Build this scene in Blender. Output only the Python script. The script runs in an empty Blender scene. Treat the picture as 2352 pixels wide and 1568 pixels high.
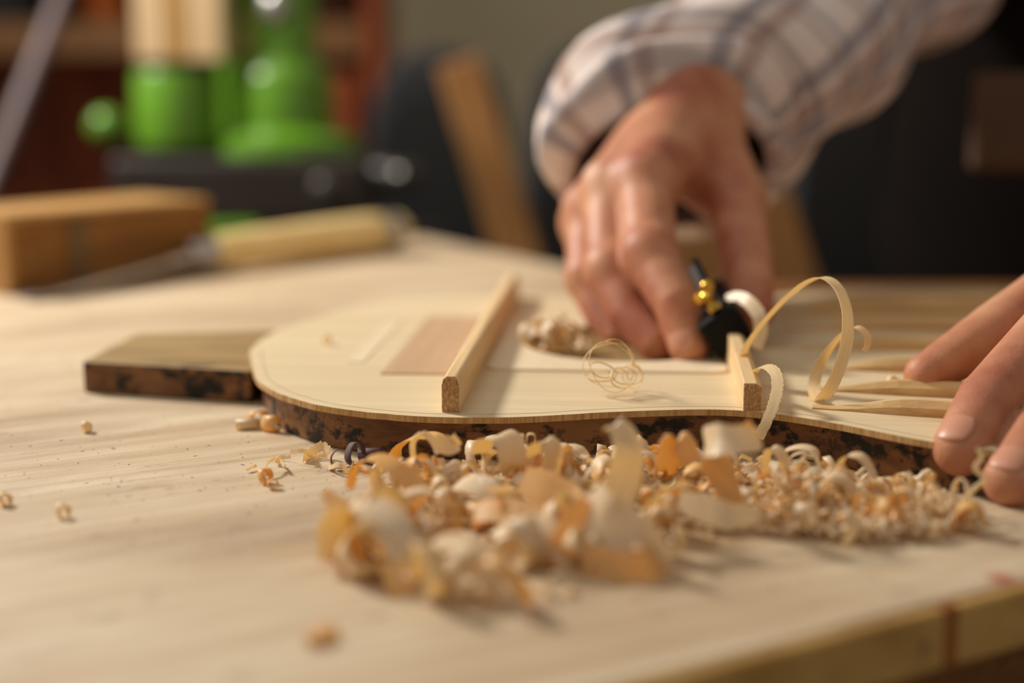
import bpy, math, random
import numpy as np
from mathutils import Vector, Matrix, Quaternion

random.seed(7)
rng = np.random.default_rng(7)
scene = bpy.context.scene
COL = scene.collection

# ------------------------------------------------------------------ camera, world, lights, exposure
F, CX, CY, HC = 3267.0, 1176.0, 784.0, 0.128      # focal length in pixels of the 2352x1568 frame; camera height over the bench
PITCH = math.atan(596 / F)
cam_d = bpy.data.cameras.new('camera')
cam = bpy.data.objects.new('camera', cam_d)
COL.objects.link(cam)
cam.location = (0, 0, HC)
cam.rotation_euler = (math.pi / 2 - PITCH, 0, 0)
cam_d.sensor_width = 36
cam_d.lens = F / 2352 * 36
cam_d.clip_start = 0.01
cam_d.clip_end = 50
cam_d.dof.use_dof = True
cam_d.dof.focus_distance = 0.487
cam_d.dof.aperture_fstop = 3.1
scene.camera = cam

world = bpy.data.worlds.new('world')
scene.world = world
world.use_nodes = True
bg = world.node_tree.nodes['Background']
bg.inputs[0].default_value = (1.0, 0.92, 0.80, 1)
bg.inputs[1].default_value = 0.32


def area(name, loc, target, size, power, color):
    d = bpy.data.lights.new(name, 'AREA')
    d.shape = 'DISK'
    d.size = size
    d.energy = power
    d.color = color
    o = bpy.data.objects.new(name, d)
    COL.objects.link(o)
    o.location = loc
    o.rotation_euler = (Vector(target) - Vector(loc)).to_track_quat('-Z', 'Y').to_euler()
    return o


area('key_lamp', (-0.98, 1.22, 0.87), (0, 0.6, 0), 0.22, 25, (1.0, 0.945, 0.86))
area('overhead_fill', (-0.7, 0.6, 1.6), (0, 0.7, 0), 0.9, 4, (1.0, 0.93, 0.82))  # added soft fill from above, not a fixture of the room

scene.view_settings.view_transform = 'Standard'
scene.view_settings.look = 'None'
scene.view_settings.gamma = 1
scene.view_settings.use_curve_mapping = False
scene.view_settings.exposure = 0.0

# ------------------------------------------------------------------ pixel -> point helpers
def ray(px, py):
    u = (px - CX) / F
    v = -(py - CY) / F
    return np.array([u, math.cos(PITCH) + v * math.sin(PITCH), -math.sin(PITCH) + v * math.cos(PITCH)])


def P(px, py, z=0.0):            # point of that pixel on the level z
    d = ray(px, py)
    t = (z - HC) / d[2]
    return np.array([d[0] * t, d[1] * t, z])


def Q(px, py, Y):                # point of that pixel at the distance Y from the camera
    d = ray(px, py)
    t = Y / d[1]
    return np.array([d[0] * t, Y, HC + d[2] * t])


_v = ray(1443, 188)[:2]
_v = _v / np.linalg.norm(_v)
GV = _v                           # across the guitar, away from the camera
GU = np.array([_v[1], -_v[0]])    # along the guitar axis
GC = 0.609


def G(u, v, z=0.0):               # guitar coordinates (v measured from the centre line)
    p = GU * u + GV * (GC + v)
    return np.array([p[0], p[1], z])


# ------------------------------------------------------------------ materials
def s2l(c):
    return tuple(((x / 255) / 12.92 if x / 255 <= 0.04045 else ((x / 255 + 0.055) / 1.055) ** 2.4) for x in c)


class NT:
    def __init__(self, name):
        self.m = bpy.data.materials.new(name)
        self.m.use_nodes = True
        self.t = self.m.node_tree
        self.b = self.t.nodes['Principled BSDF']

    def n(self, kind, **kw):
        x = self.t.nodes.new(kind)
        for k, v in kw.items():
            if k.startswith('_'):
                setattr(x, k[1:], v)
            else:
                x.inputs[k.replace('__', ' ')].default_value = v
        return x

    def l(self, a, b):
        self.t.links.new(a, b)


def simple(name, c, rough=0.5, metal=0.0, bump=0.0, bscale=200, var=0.0, vscale=20, spec=0.5):
    M = NT(name)
    col = s2l(c)
    M.b.inputs['Base Color'].default_value = (*col, 1)
    M.b.inputs['Roughness'].default_value = rough
    M.b.inputs['Metallic'].default_value = metal
    M.b.inputs['Specular IOR Level'].default_value = spec
    tc = M.n('ShaderNodeTexCoord')
    if var:
        nz = M.n('ShaderNodeTexNoise', Scale=vscale, Detail=4)
        M.l(tc.outputs['Object'], nz.inputs['Vector'])
        r = M.n('ShaderNodeValToRGB')
        r.color_ramp.elements[0].position = 0.3
        r.color_ramp.elements[1].position = 0.7
        r.color_ramp.elements[0].color = (*[x * (1 - var) for x in col], 1)
        r.color_ramp.elements[1].color = (*[min(1, x * (1 + var)) for x in col], 1)
        M.l(nz.outputs['Fac'], r.inputs['Fac'])
        M.l(r.outputs['Color'], M.b.inputs['Base Color'])
    if bump:
        nb = M.n('ShaderNodeTexNoise', Scale=bscale, Detail=3)
        M.l(tc.outputs['Object'], nb.inputs['Vector'])
        b = M.n('ShaderNodeBump', Strength=bump, Distance=0.001)
        M.l(nb.outputs['Fac'], b.inputs['Height'])
        M.l(b.outputs['Normal'], M.b.inputs['Normal'])
    return M.m


def ramp(M, fac, stops):
    r = M.n('ShaderNodeValToRGB')
    e = r.color_ramp.elements
    while len(e) < len(stops):
        e.new(0.5)
    for i, (p, c) in enumerate(stops):
        e[i].position = p
        e[i].color = (*s2l(c), 1) if len(c) == 3 else c
    M.l(fac, r.inputs['Fac'])
    return r.outputs['Color']


def mix(M, fac, a, b, mode='MIX'):
    x = M.n('ShaderNodeMix', _data_type='RGBA', _blend_type=mode)
    if isinstance(fac, float):
        x.inputs[0].default_value = fac
    else:
        M.l(fac, x.inputs[0])
    for s, i in ((a, 6), (b, 7)):
        if isinstance(s, tuple):
            x.inputs[i].default_value = (*s2l(s), 1) if len(s) == 3 else s
        else:
            M.l(s, x.inputs[i])
    return x.outputs[2]


def wood(name, dark, light, angle=0.0, grain=(14, 160, 160), rough=0.55, bump=0.15, spots=None, spot_scale=30,
         spot_lo=0.62, spot_w=0.06, rnd=0.0, spec=0.3, blot=None, blot_scale=6, fine=0.25):
    M = NT(name)
    tc = M.n('ShaderNodeTexCoord')
    mp = M.n('ShaderNodeMapping')
    mp.inputs['Rotation'].default_value = (0, 0, angle)
    M.l(tc.outputs['Object'], mp.inputs['Vector'])
    mp2 = M.n('ShaderNodeMapping')
    mp2.inputs['Scale'].default_value = grain
    M.l(mp.outputs[0], mp2.inputs['Vector'])
    n1 = M.n('ShaderNodeTexNoise', Scale=1.0, Detail=5, Roughness=0.6, Distortion=0.3)
    M.l(mp2.outputs[0], n1.inputs['Vector'])
    c = ramp(M, n1.outputs['Fac'], [(0.28, dark), (0.72, light)])
    if blot:
        nb = M.n('ShaderNodeTexNoise', Scale=blot_scale, Detail=3)
        M.l(tc.outputs['Object'], nb.inputs['Vector'])
        mr = M.n('ShaderNodeMapRange')
        mr.inputs[1].default_value = 0.42
        mr.inputs[2].default_value = 0.68
        M.l(nb.outputs['Fac'], mr.inputs[0])
        c = mix(M, mr.outputs[0], c, blot)
    if spots:
        mp3 = M.n('ShaderNodeMapping')
        mp3.inputs['Scale'].default_value = (0.55, 1.2, 1)
        M.l(mp.outputs[0], mp3.inputs['Vector'])
        n2 = M.n('ShaderNodeTexNoise', Scale=spot_scale, Detail=5, Roughness=0.65)
        M.l(mp3.outputs[0], n2.inputs['Vector'])
        mr = M.n('ShaderNodeMapRange')
        mr.inputs[1].default_value = spot_lo
        mr.inputs[2].default_value = spot_lo + spot_w
        M.l(n2.outputs['Fac'], mr.inputs[0])
        c = mix(M, mr.outputs[0], c, spots)
    if rnd:
        oi = M.n('ShaderNodeObjectInfo')
        hv = M.n('ShaderNodeHueSaturation')
        mr = M.n('ShaderNodeMapRange')
        mr.inputs[3].default_value = 1 - rnd
        mr.inputs[4].default_value = 1 + rnd
        M.l(oi.outputs['Random'], mr.inputs[0])
        M.l(mr.outputs[0], hv.inputs['Value'])
        M.l(c, hv.inputs['Color'])
        c = hv.outputs[0]
    M.l(c, M.b.inputs['Base Color'])
    M.b.inputs['Roughness'].default_value = rough
    M.b.inputs['Specular IOR Level'].default_value = spec
    if bump:
        n3 = M.n('ShaderNodeTexNoise', Scale=1.0, Detail=6)
        mp4 = M.n('ShaderNodeMapping')
        mp4.inputs['Scale'].default_value = tuple(g * 3 for g in grain)
        M.l(mp.outputs[0], mp4.inputs['Vector'])
        M.l(mp4.outputs[0], n3.inputs['Vector'])
        b = M.n('ShaderNodeBump', Strength=bump, Distance=0.0006)
        M.l(n3.outputs['Fac'], b.inputs['Height'])
        M.l(b.outputs['Normal'], M.b.inputs['Normal'])
    return M.m


ANG = math.radians(29.5)           # bench grain direction
GANG = math.atan2(GU[1], GU[0])    # guitar axis direction


def bench_material():
    M = NT('bench plywood')
    tc = M.n('ShaderNodeTexCoord')
    mp = M.n('ShaderNodeMapping')
    mp.inputs['Rotation'].default_value = (0, 0, -ANG)
    M.l(tc.outputs['Object'], mp.inputs['Vector'])

    def noise(sc, scale, detail=4, rough=0.55, dist=0.0):
        m2 = M.n('ShaderNodeMapping')
        m2.inputs['Scale'].default_value = sc
        M.l(mp.outputs[0], m2.inputs['Vector'])
        n = M.n('ShaderNodeTexNoise', Scale=scale, Detail=detail, Roughness=rough, Distortion=dist)
        M.l(m2.outputs[0], n.inputs['Vector'])
        return n.outputs['Fac']

    def rng_(f, a, b, lo=0.0, hi=1.0):
        r = M.n('ShaderNodeMapRange')
        for i, v in ((1, a), (2, b), (3, lo), (4, hi)):
            r.inputs[i].default_value = v
        M.l(f, r.inputs[0])
        return r.outputs[0]
    c = ramp(M, noise((1, 8, 1), 6, 5, 0.6, 0.4), [(0.3, (184, 156, 122)), (0.52, (208, 186, 155)), (0.72, (222, 204, 176))])
    c = mix(M, rng_(noise((1, 26, 1), 9, 4), 0.48, 0.72, 0, 0.42), c, (164, 130, 96))
    c = mix(M, rng_(noise((1, 3, 1), 5, 4, 0.6), 0.50, 0.70, 0, 0.62), c, (150, 122, 98))
    c = mix(M, rng_(noise((1, 1.6, 1), 38, 3, 0.5), 0.635, 0.675, 0, 0.36), c, (140, 116, 94))
    c = mix(M, rng_(noise((1, 1.5, 1), 420, 2, 0.5), 0.72, 0.76, 0, 0.75), c, (84, 62, 45))
    # one red stain near the far right of the bench
    sp = M.n('ShaderNodeMapping')
    rx = P(2300, 1328)
    sp.inputs['Location'].default_value = (-rx[0], -rx[1], 0)
    M.l(tc.outputs['Object'], sp.inputs['Vector'])
    sc = M.n('ShaderNodeVectorMath', _operation='MULTIPLY')
    sc.inputs[1].default_value = (1, 0.8, 0)
    M.l(sp.outputs[0], sc.inputs[0])
    ln = M.n('ShaderNodeVectorMath', _operation='LENGTH')
    M.l(sc.outputs[0], ln.inputs[0])
    c = mix(M, rng_(ln.outputs['Value'], 0.0015, 0.0050, 0.75, 0.0), c, (170, 62, 44))
    M.l(c, M.b.inputs['Base Color'])
    M.b.inputs['Roughness'].default_value = 0.55
    M.b.inputs['Specular IOR Level'].default_value = 0.35
    b = M.n('ShaderNodeBump', Strength=0.2, Distance=0.0005)
    M.l(noise((1, 14, 1), 60, 6, 0.65), b.inputs['Height'])
    b2 = M.n('ShaderNodeBump', Strength=0.25, Distance=0.0004)
    M.l(noise((1, 1, 1), 700, 3), b2.inputs['Height'])
    M.l(b.outputs[0], b2.inputs['Normal'])
    M.l(b2.outputs[0], M.b.inputs['Normal'])
    return M.m


def soundboard_material():
    M = NT('spruce soundboard')
    tc = M.n('ShaderNodeTexCoord')
    mp = M.n('ShaderNodeMapping')
    mp.inputs['Rotation'].default_value = (0, 0, -GANG)
    M.l(tc.outputs['Object'], mp.inputs['Vector'])
    m2 = M.n('ShaderNodeMapping')
    m2.inputs['Scale'].default_value = (5, 170, 170)
    M.l(mp.outputs[0], m2.inputs['Vector'])
    n = M.n('ShaderNodeTexNoise', Scale=1, Detail=3)
    M.l(m2.outputs[0], n.inputs['Vector'])
    c = ramp(M, n.outputs['Fac'], [(0.3, (220, 196, 156)), (0.7, (232, 213, 177))])
    n2 = M.n('ShaderNodeTexNoise', Scale=14, Detail=3)
    M.l(mp.outputs[0], n2.inputs['Vector'])
    mr = M.n('ShaderNodeMapRange')
    mr.inputs[1].default_value = 0.5
    mr.inputs[2].default_value = 0.75
    mr.inputs[4].default_value = 0.35
    M.l(n2.outputs['Fac'], mr.inputs[0])
    c = mix(M, mr.outputs[0], c, (238, 219, 188))
    M.l(c, M.b.inputs['Base Color'])
    M.b.inputs['Roughness'].default_value = 0.42
    M.b.inputs['Specular IOR Level'].default_value = 0.4
    b = M.n('ShaderNodeBump', Strength=0.12, Distance=0.0003)
    M.l(n.outputs['Fac'], b.inputs['Height'])
    M.l(b.outputs[0], M.b.inputs['Normal'])
    return M.m


def edge_material(name, dark, light, scale=900, zs=30):
    M = NT(name)
    tc = M.n('ShaderNodeTexCoord')
    m2 = M.n('ShaderNodeMapping')
    m2.inputs['Scale'].default_value = (scale, scale, zs)
    M.l(tc.outputs['Object'], m2.inputs['Vector'])
    n = M.n('ShaderNodeTexNoise', Scale=1, Detail=4, Roughness=0.7)
    M.l(m2.outputs[0], n.inputs['Vector'])
    M.l(ramp(M, n.outputs['Fac'], [(0.3, dark), (0.65, light)]), M.b.inputs['Base Color'])
    M.b.inputs['Roughness'].default_value = 0.8
    M.b.inputs['Specular IOR Level'].default_value = 0.15
    b = M.n('ShaderNodeBump', Strength=0.8, Distance=0.0004)
    M.l(n.outputs['Fac'], b.inputs['Height'])
    M.l(b.outputs[0], M.b.inputs['Normal'])
    return M.m


def shaving_material(name, light, tan, trans, rnd=True):
    M = NT(name)
    M.t.nodes.remove(M.b)
    out = [n for n in M.t.nodes if n.type == 'OUTPUT_MATERIAL'][0]
    uv = M.n('ShaderNodeUVMap')
    m2 = M.n('ShaderNodeMapping')
    m2.inputs['Scale'].default_value = (60, 1400, 1)
    M.l(uv.outputs[0], m2.inputs['Vector'])
    n = M.n('ShaderNodeTexNoise', Scale=1, Detail=3)
    M.l(m2.outputs[0], n.inputs['Vector'])
    c = ramp(M, n.outputs['Fac'], [(0.3, tan), (0.6, light)])
    oi = M.n('ShaderNodeObjectInfo')
    if rnd:
        mr = M.n('ShaderNodeMapRange')
        mr.inputs[3].default_value = 0.0
        mr.inputs[4].default_value = 0.40
        M.l(oi.outputs['Random'], mr.inputs[0])
        c = mix(M, mr.outputs[0], c, tan)
    d = M.n('ShaderNodeBsdfDiffuse')
    g = M.n('ShaderNodeBsdfGlossy', Roughness=0.42)
    t = M.n('ShaderNodeBsdfTranslucent')
    t.inputs[0].default_value = (*s2l(trans), 1)
    M.l(c, d.inputs[0])
    # cross ripples left by the blade
    m3 = M.n('ShaderNodeMapping')
    m3.inputs['Scale'].default_value = (1500, 120, 1)
    M.l(uv.outputs[0], m3.inputs['Vector'])
    n3 = M.n('ShaderNodeTexNoise', Scale=1, Detail=2)
    M.l(m3.outputs[0], n3.inputs['Vector'])
    b = M.n('ShaderNodeBump', Strength=0.5, Distance=0.0002)
    M.l(n3.outputs['Fac'], b.inputs['Height'])
    for x in (d, g, t):
        M.l(b.outputs[0], x.inputs['Normal'])
    a1 = M.n('ShaderNodeMixShader', Fac=0.46)
    M.l(d.outputs[0], a1.inputs[1])
    M.l(t.outputs[0], a1.inputs[2])
    a2 = M.n('ShaderNodeMixShader', Fac=0.07)
    M.l(a1.outputs[0], a2.inputs[1])
    M.l(g.outputs[0], a2.inputs[2])
    M.l(a2.outputs[0], out.inputs[0])
    return M.m


def skin_material():
    M = NT('skin')
    tc = M.n('ShaderNodeTexCoord')
    n = M.n('ShaderNodeTexNoise', Scale=38, Detail=4)
    M.l(tc.outputs['Object'], n.inputs['Vector'])
    c = ramp(M, n.outputs['Fac'], [(0.33, (170, 100, 76)), (0.5, (192, 130, 98)), (0.7, (208, 154, 118))])
    M.l(c, M.b.inputs['Base Color'])
    M.b.inputs['Roughness'].default_value = 0.5
    M.b.inputs['Specular IOR Level'].default_value = 0.35
    M.b.inputs['Subsurface Weight'].default_value = 0.25
    M.b.inputs['Subsurface Radius'].default_value = (0.006, 0.0022, 0.001)
    M.b.inputs['Subsurface Scale'].default_value = 1.0
    v = M.n('ShaderNodeTexVoronoi', Scale=900)
    M.l(tc.outputs['Object'], v.inputs['Vector'])
    n2 = M.n('ShaderNodeTexNoise', Scale=220, Detail=4)
    M.l(tc.outputs['Object'], n2.inputs['Vector'])
    b = M.n('ShaderNodeBump', Strength=0.22, Distance=0.0004)
    M.l(v.outputs['Distance'], b.inputs['Height'])
    b2 = M.n('ShaderNodeBump', Strength=0.3, Distance=0.0005)
    M.l(n2.outputs['Fac'], b2.inputs['Height'])
    M.l(b.outputs[0], b2.inputs['Normal'])
    M.l(b2.outputs[0], M.b.inputs['Normal'])
    return M.m


def plaid_material():
    M = NT('plaid cotton')
    uv = M.n('ShaderNodeUVMap')
    sx = M.n('ShaderNodeSeparateXYZ')
    M.l(uv.outputs[0], sx.inputs[0])

    def stripe(sock, period, off, w, soft=0.05):
        a = M.n('ShaderNodeMath', _operation='MULTIPLY_ADD')
        a.inputs[1].default_value = 1 / period
        a.inputs[2].default_value = off
        M.l(sock, a.inputs[0])
        f = M.n('ShaderNodeMath', _operation='FRACT')
        M.l(a.outputs[0], f.inputs[0])
        s = M.n('ShaderNodeMath', _operation='SUBTRACT')
        s.inputs[1].default_value = 0.5
        M.l(f.outputs[0], s.inputs[0])
        ab = M.n('ShaderNodeMath', _operation='ABSOLUTE')
        M.l(s.outputs[0], ab.inputs[0])
        mr = M.n('ShaderNodeMapRange')
        mr.inputs[1].default_value = w
        mr.inputs[2].default_value = w + soft
        mr.inputs[3].default_value = 1
        mr.inputs[4].default_value = 0
        M.l(ab.outputs[0], mr.inputs[0])
        return mr.outputs[0]

    def lay(c, f, col, k):
        m = M.n('ShaderNodeMath', _operation='MULTIPLY')
        m.inputs[1].default_value = k
        M.l(f, m.inputs[0])
        return mix(M, m.outputs[0], c, col)
    c = (228, 214, 208)
    U_, V_ = sx.outputs[0], sx.outputs[1]
    c = lay(c, stripe(U_, 0.046, 0.1, 0.07), (104, 102, 122), 0.62)
    c = lay(c, stripe(U_, 0.046, 0.38, 0.07), (150, 112, 98), 0.55)
    c = lay(c, stripe(V_, 0.040, 0.2, 0.06), (104, 102, 122), 0.45)
    c = lay(c, stripe(V_, 0.040, 0.5, 0.06), (150, 112, 98), 0.45)
    M.l(c, M.b.inputs['Base Color'])
    M.b.inputs['Roughness'].default_value = 0.9
    M.b.inputs['Specular IOR Level'].default_value = 0.1
    return M.m


MT = {}
MT['bench'] = bench_material()
MT['board'] = soundboard_material()
MT['board_edge'] = edge_material('soundboard cut edge', (168, 126, 78), (214, 176, 124), 700)
MT['endgrain'] = edge_material('brace end grain', (140, 98, 64), (216, 174, 126), 1300, 700)
MT['brace'] = wood('brace spruce', (214, 178, 128), (236, 206, 158), 0, (160, 8, 160), 0.6, 0.2)
MT['strut'] = wood('fan strut spruce', (190, 150, 98), (230, 196, 142), 0, (10, 240, 240), 0.6, 0.25)
MT['patch'] = wood('pale spruce patch', (226, 205, 172), (238, 219, 188), -GANG, (160, 8, 160), 0.5, 0.1)
MT['patch_dark'] = wood('cedar patch', (192, 156, 122), (208, 174, 140), -GANG, (160, 10, 160), 0.5, 0.1)
MT['mould'] = wood('stained mould wood', (70, 40, 22), (146, 96, 54), 0, (40, 40, 130), 0.5, 0.5, spots=(22, 15, 11), spot_scale=130,
                   spot_lo=0.50, spot_w=0.09, spec=0.35, blot=(150, 108, 70), blot_scale=16)
MT['mould_top'] = wood('mould top', (124, 98, 58), (176, 144, 94), 0, (12, 90, 90), 0.6, 0.3, spots=(50, 36, 22), spot_scale=40)
MT['lipping'] = wood('bench edge wood', (168, 126, 66), (204, 162, 96), ANG, (8, 60, 60), 0.5, 0.2)
MT['glue'] = simple('orange glue joint', (150, 82, 26), 0.4, var=0.2)
MT['steel'] = simple('steel', (190, 188, 188), 0.28, 1.0)
MT['dark_steel'] = simple('dull steel', (120, 116, 112), 0.4, 1.0)
MT['brass'] = simple('brass', (214, 168, 74), 0.22, 1.0)
MT['black'] = simple('black iron', (14, 13, 13), 0.6, 0.0, 0.3, 900, spec=0.15)
MT['pale'] = wood('pale turned handle', (238, 202, 132), (250, 224, 160), 0, (40, 40, 40), 0.35, 0.05, spec=0.5)
MT['box'] = wood('box wood', (122, 78, 30), (164, 114, 54), 0, (18, 18, 120), 0.5, 0.1)
MT['box_dark'] = wood('box batten wood', (108, 82, 50), (134, 106, 70), 0, (18, 18, 120), 0.5, 0.1)
MT['box_top_lit_end'] = wood('box lid and lit end wood', (166, 122, 66), (190, 146, 88), 0, (10, 80, 80), 0.5, 0.1)  # paler box wood, for the lid and the end painted as lit
MT['green'] = simple('green enamel', (92, 142, 26), 0.3, 0.0, var=0.12, spec=0.6)
MT['machine_dark'] = simple('machine base paint', (44, 36, 32), 0.45, var=0.3, vscale=8)
MT['redwood'] = wood('reddish cabinet wood', (104, 42, 22), (196, 96, 46), 0, (50, 50, 5), 0.5, 0.1, rnd=0.45)
MT['shelfwood'] = wood('shelf wood', (110, 74, 42), (140, 98, 56), 0, (6, 60, 60), 0.5, 0.1)
MT['offcut'] = wood('pale offcut', (220, 186, 138), (240, 212, 168), 0, (60, 60, 5), 0.5, 0.1, rnd=0.08)
MT['offcut2'] = wood('honey offcut', (190, 140, 72), (206, 160, 92), 0, (60, 60, 5), 0.5, 0.1)
MT['plank'] = wood('leaning plank wood', (150, 104, 58), (184, 134, 80), 0, (60, 60, 5), 0.5, 0.1)
MT['case'] = simple('black case cloth', (40, 40, 44), 0.7, var=0.3, vscale=10)
MT['case_blue'] = simple('dark blue case cloth', (34, 38, 44), 0.6, var=0.3, vscale=10)
MT['case_trim'] = simple('black case piping', (24, 24, 24), 0.5)
MT['sidewood'] = wood('brown bench wood', (112, 70, 36), (150, 100, 54), ANG, (6, 60, 60), 0.5, 0.1)
MT['wall'] = simple('plaster', (200, 188, 158), 0.9, var=0.08, vscale=2, bump=0.2, bscale=80)
MT['floor'] = simple('concrete floor', (92, 84, 74), 0.8, var=0.15, vscale=3)
MT['skin'] = skin_material()
MT['eye'] = simple('eye white', (226, 220, 212), 0.2)
MT['nail'] = simple('fingernail', (206, 146, 120), 0.38, spec=0.4)
MT['plaid'] = plaid_material()
MT['apron'] = simple('dark apron cloth', (20, 14, 11), 0.9, var=0.3, vscale=6, spec=0.1)
MT['leather'] = simple('brown leather pocket', (92, 66, 44), 0.7, var=0.25, vscale=12)
MT['denim'] = simple('dark denim', (30, 34, 44), 0.9)
MT['hair'] = simple('dark hair', (40, 30, 24), 0.6)
MT['bar'] = simple('grey lilac metal bar', (112, 96, 98), 0.5, 0.2)
MT['orange'] = simple('orange plastic', (190, 96, 30), 0.4)
MT['shav'] = shaving_material('spruce shaving', (255, 247, 230), (244, 220, 172), (255, 228, 160))
MT['shav_loop'] = shaving_material('fresh brace shaving', (252, 238, 204), (240, 214, 156), (255, 232, 176), False)
MT['shav_gold'] = shaving_material('golden shaving', (250, 222, 156), (234, 188, 108), (255, 208, 108))
MT['shav_dark'] = simple('purple brown bark shaving', (86, 58, 58), 0.7, var=0.3, vscale=200)
MT['graphite'] = simple('pencil graphite', (160, 134, 104), 0.7)
MT['speck'] = simple('dark dirt', (88, 66, 50), 0.8)

# ------------------------------------------------------------------ object helpers
def tag(o, label=None, cat=None, group=None, kind=None):
    for k, v in (('label', label), ('category', cat), ('group', group), ('kind', kind)):
        if v:
            o[k] = v
    return o


def empty(name, loc=(0, 0, 0)):
    o = bpy.data.objects.new(name, None)
    o.location = loc
    o.empty_display_size = 0.01
    COL.objects.link(o)
    return o


def mesh(name, verts, faces, mats, parent=None, smooth=False, uvs=None, mi=None):
    me = bpy.data.meshes.new(name)
    me.from_pydata([tuple(map(float, v)) for v in verts], [], [tuple(int(i) for i in f) for f in faces])
    for m in (mats if isinstance(mats, (list, tuple)) else [mats]):
        me.materials.append(m)
    if smooth:
        me.polygons.foreach_set('use_smooth', [True] * len(me.polygons))
    if mi is not None:
        me.polygons.foreach_set('material_index', mi)
    if uvs is not None:
        ul = me.uv_layers.new(name='UVMap')
        idx = np.empty(len(me.loops), dtype=np.int32)
        me.loops.foreach_get('vertex_index', idx)
        ul.data.foreach_set('uv', np.asarray(uvs, dtype=np.float32)[idx].ravel())
    me.update()
    o = bpy.data.objects.new(name, me)
    COL.objects.link(o)
    if parent:
        o.parent = parent
        o.matrix_parent_inverse = parent.matrix_basis.inverted()
    return o


def bevel(o, w, seg=2):
    b = o.modifiers.new('bevel', 'BEVEL')
    b.width = w
    b.segments = seg
    b.limit_method = 'ANGLE'
    b.angle_limit = math.radians(35)
    return o


def prism(name, outline, z0, z1, mats, parent=None, mi_side=0, mi_bot=0, hole=None, smooth_side=False):
    """outline of (x, y); z0, z1 heights; hole: another outline with the same count (ring mesh)."""
    n = len(outline)
    V, Fc, mi = [], [], []
    for z in (z0, z1):
        V += [(p[0], p[1], z) for p in outline]
    for i in range(n):
        j = (i + 1) % n
        Fc.append((i, j, n + j, n + i))
        mi.append(mi_side)
    if hole is None:
        Fc.append(tuple(range(n, 2 * n)))
        mi.append(0)
        Fc.append(tuple(reversed(range(n))))
        mi.append(mi_bot)
    else:
        b = 2 * n
        for z in (z0, z1):
            V += [(p[0], p[1], z) for p in hole]
        for i in range(n):
            j = (i + 1) % n
            Fc.append((b + j, b + i, b + n + i, b + n + j))
            mi.append(mi_side)
            Fc.append((n + i, n + j, b + n + j, b + n + i))
            mi.append(0)
            Fc.append((j, i, b + i, b + j))
            mi.append(mi_bot)
    return mesh(name, V, Fc, mats, parent, mi=mi)


def box(name, c, s, m, parent=None, rz=0.0, bev=0.0, basis=None):
    c = np.array(c, float)
    if basis is None:
        ca, sa = math.cos(rz), math.sin(rz)
        basis = np.array([[ca, sa, 0], [-sa, ca, 0], [0, 0, 1]])
    V = []
    for dz in (-.5, .5):
        for dy in (-.5, .5):
            for dx in (-.5, .5):
                V.append(c + basis[0] * dx * s[0] + basis[1] * dy * s[1] + basis[2] * dz * s[2])
    Fc = [(0, 2, 3, 1), (4, 5, 7, 6), (0, 1, 5, 4), (2, 6, 7, 3), (1, 3, 7, 5), (0, 4, 6, 2)]
    o = mesh(name, V, Fc, m, parent)
    if bev:
        bevel(o, bev)
    return o


def frame_from(d, up=(0, 0, 1)):
    d = np.array(d, float)
    d /= np.linalg.norm(d)
    a = np.cross(up, d)
    if np.linalg.norm(a) < 1e-6:
        a = np.cross((0, 1, 0), d)
    a /= np.linalg.norm(a)
    return d, a, np.cross(d, a)


def lathe(name, a, b, prof, m, parent=None, seg=28, smooth=True):
    """prof: (t along a->b 0..1, radius)"""
    a, b = np.array(a, float), np.array(b, float)
    d, e1, e2 = frame_from(b - a)
    V, Fc = [], []
    for t, r in prof:
        for k in range(seg):
            an = 2 * math.pi * k / seg
            V.append(a + (b - a) * t + (e1 * math.cos(an) + e2 * math.sin(an)) * r)
    for i in range(len(prof) - 1):
        for k in range(seg):
            j = (k + 1) % seg
            Fc.append((i * seg + k, i * seg + j, (i + 1) * seg + j, (i + 1) * seg + k))
    Fc.append(tuple(reversed(range(seg))))
    Fc.append(tuple((len(prof) - 1) * seg + k for k in range(seg)))
    o = mesh(name, V, Fc, m, parent, smooth=smooth)
    if smooth:
        e = o.modifiers.new('es', 'EDGE_SPLIT')
        e.split_angle = math.radians(40)
    return o


def catmull(pts, n):
    pts = np.array(pts, float)
    P_ = np.vstack([2 * pts[0] - pts[1], pts, 2 * pts[-1] - pts[-2]])
    out = []
    m = len(pts) - 1
    for k in range(n):
        s = k / (n - 1) * m
        i = min(int(s), m - 1)
        t = s - i
        p0, p1, p2, p3 = P_[i:i + 4]
        out.append(0.5 * ((2 * p1) + (-p0 + p2) * t + (2 * p0 - 5 * p1 + 4 * p2 - p3) * t * t + (-p0 + 3 * p1 - 3 * p2 + p3) * t ** 3))
    return np.array(out)


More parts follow.
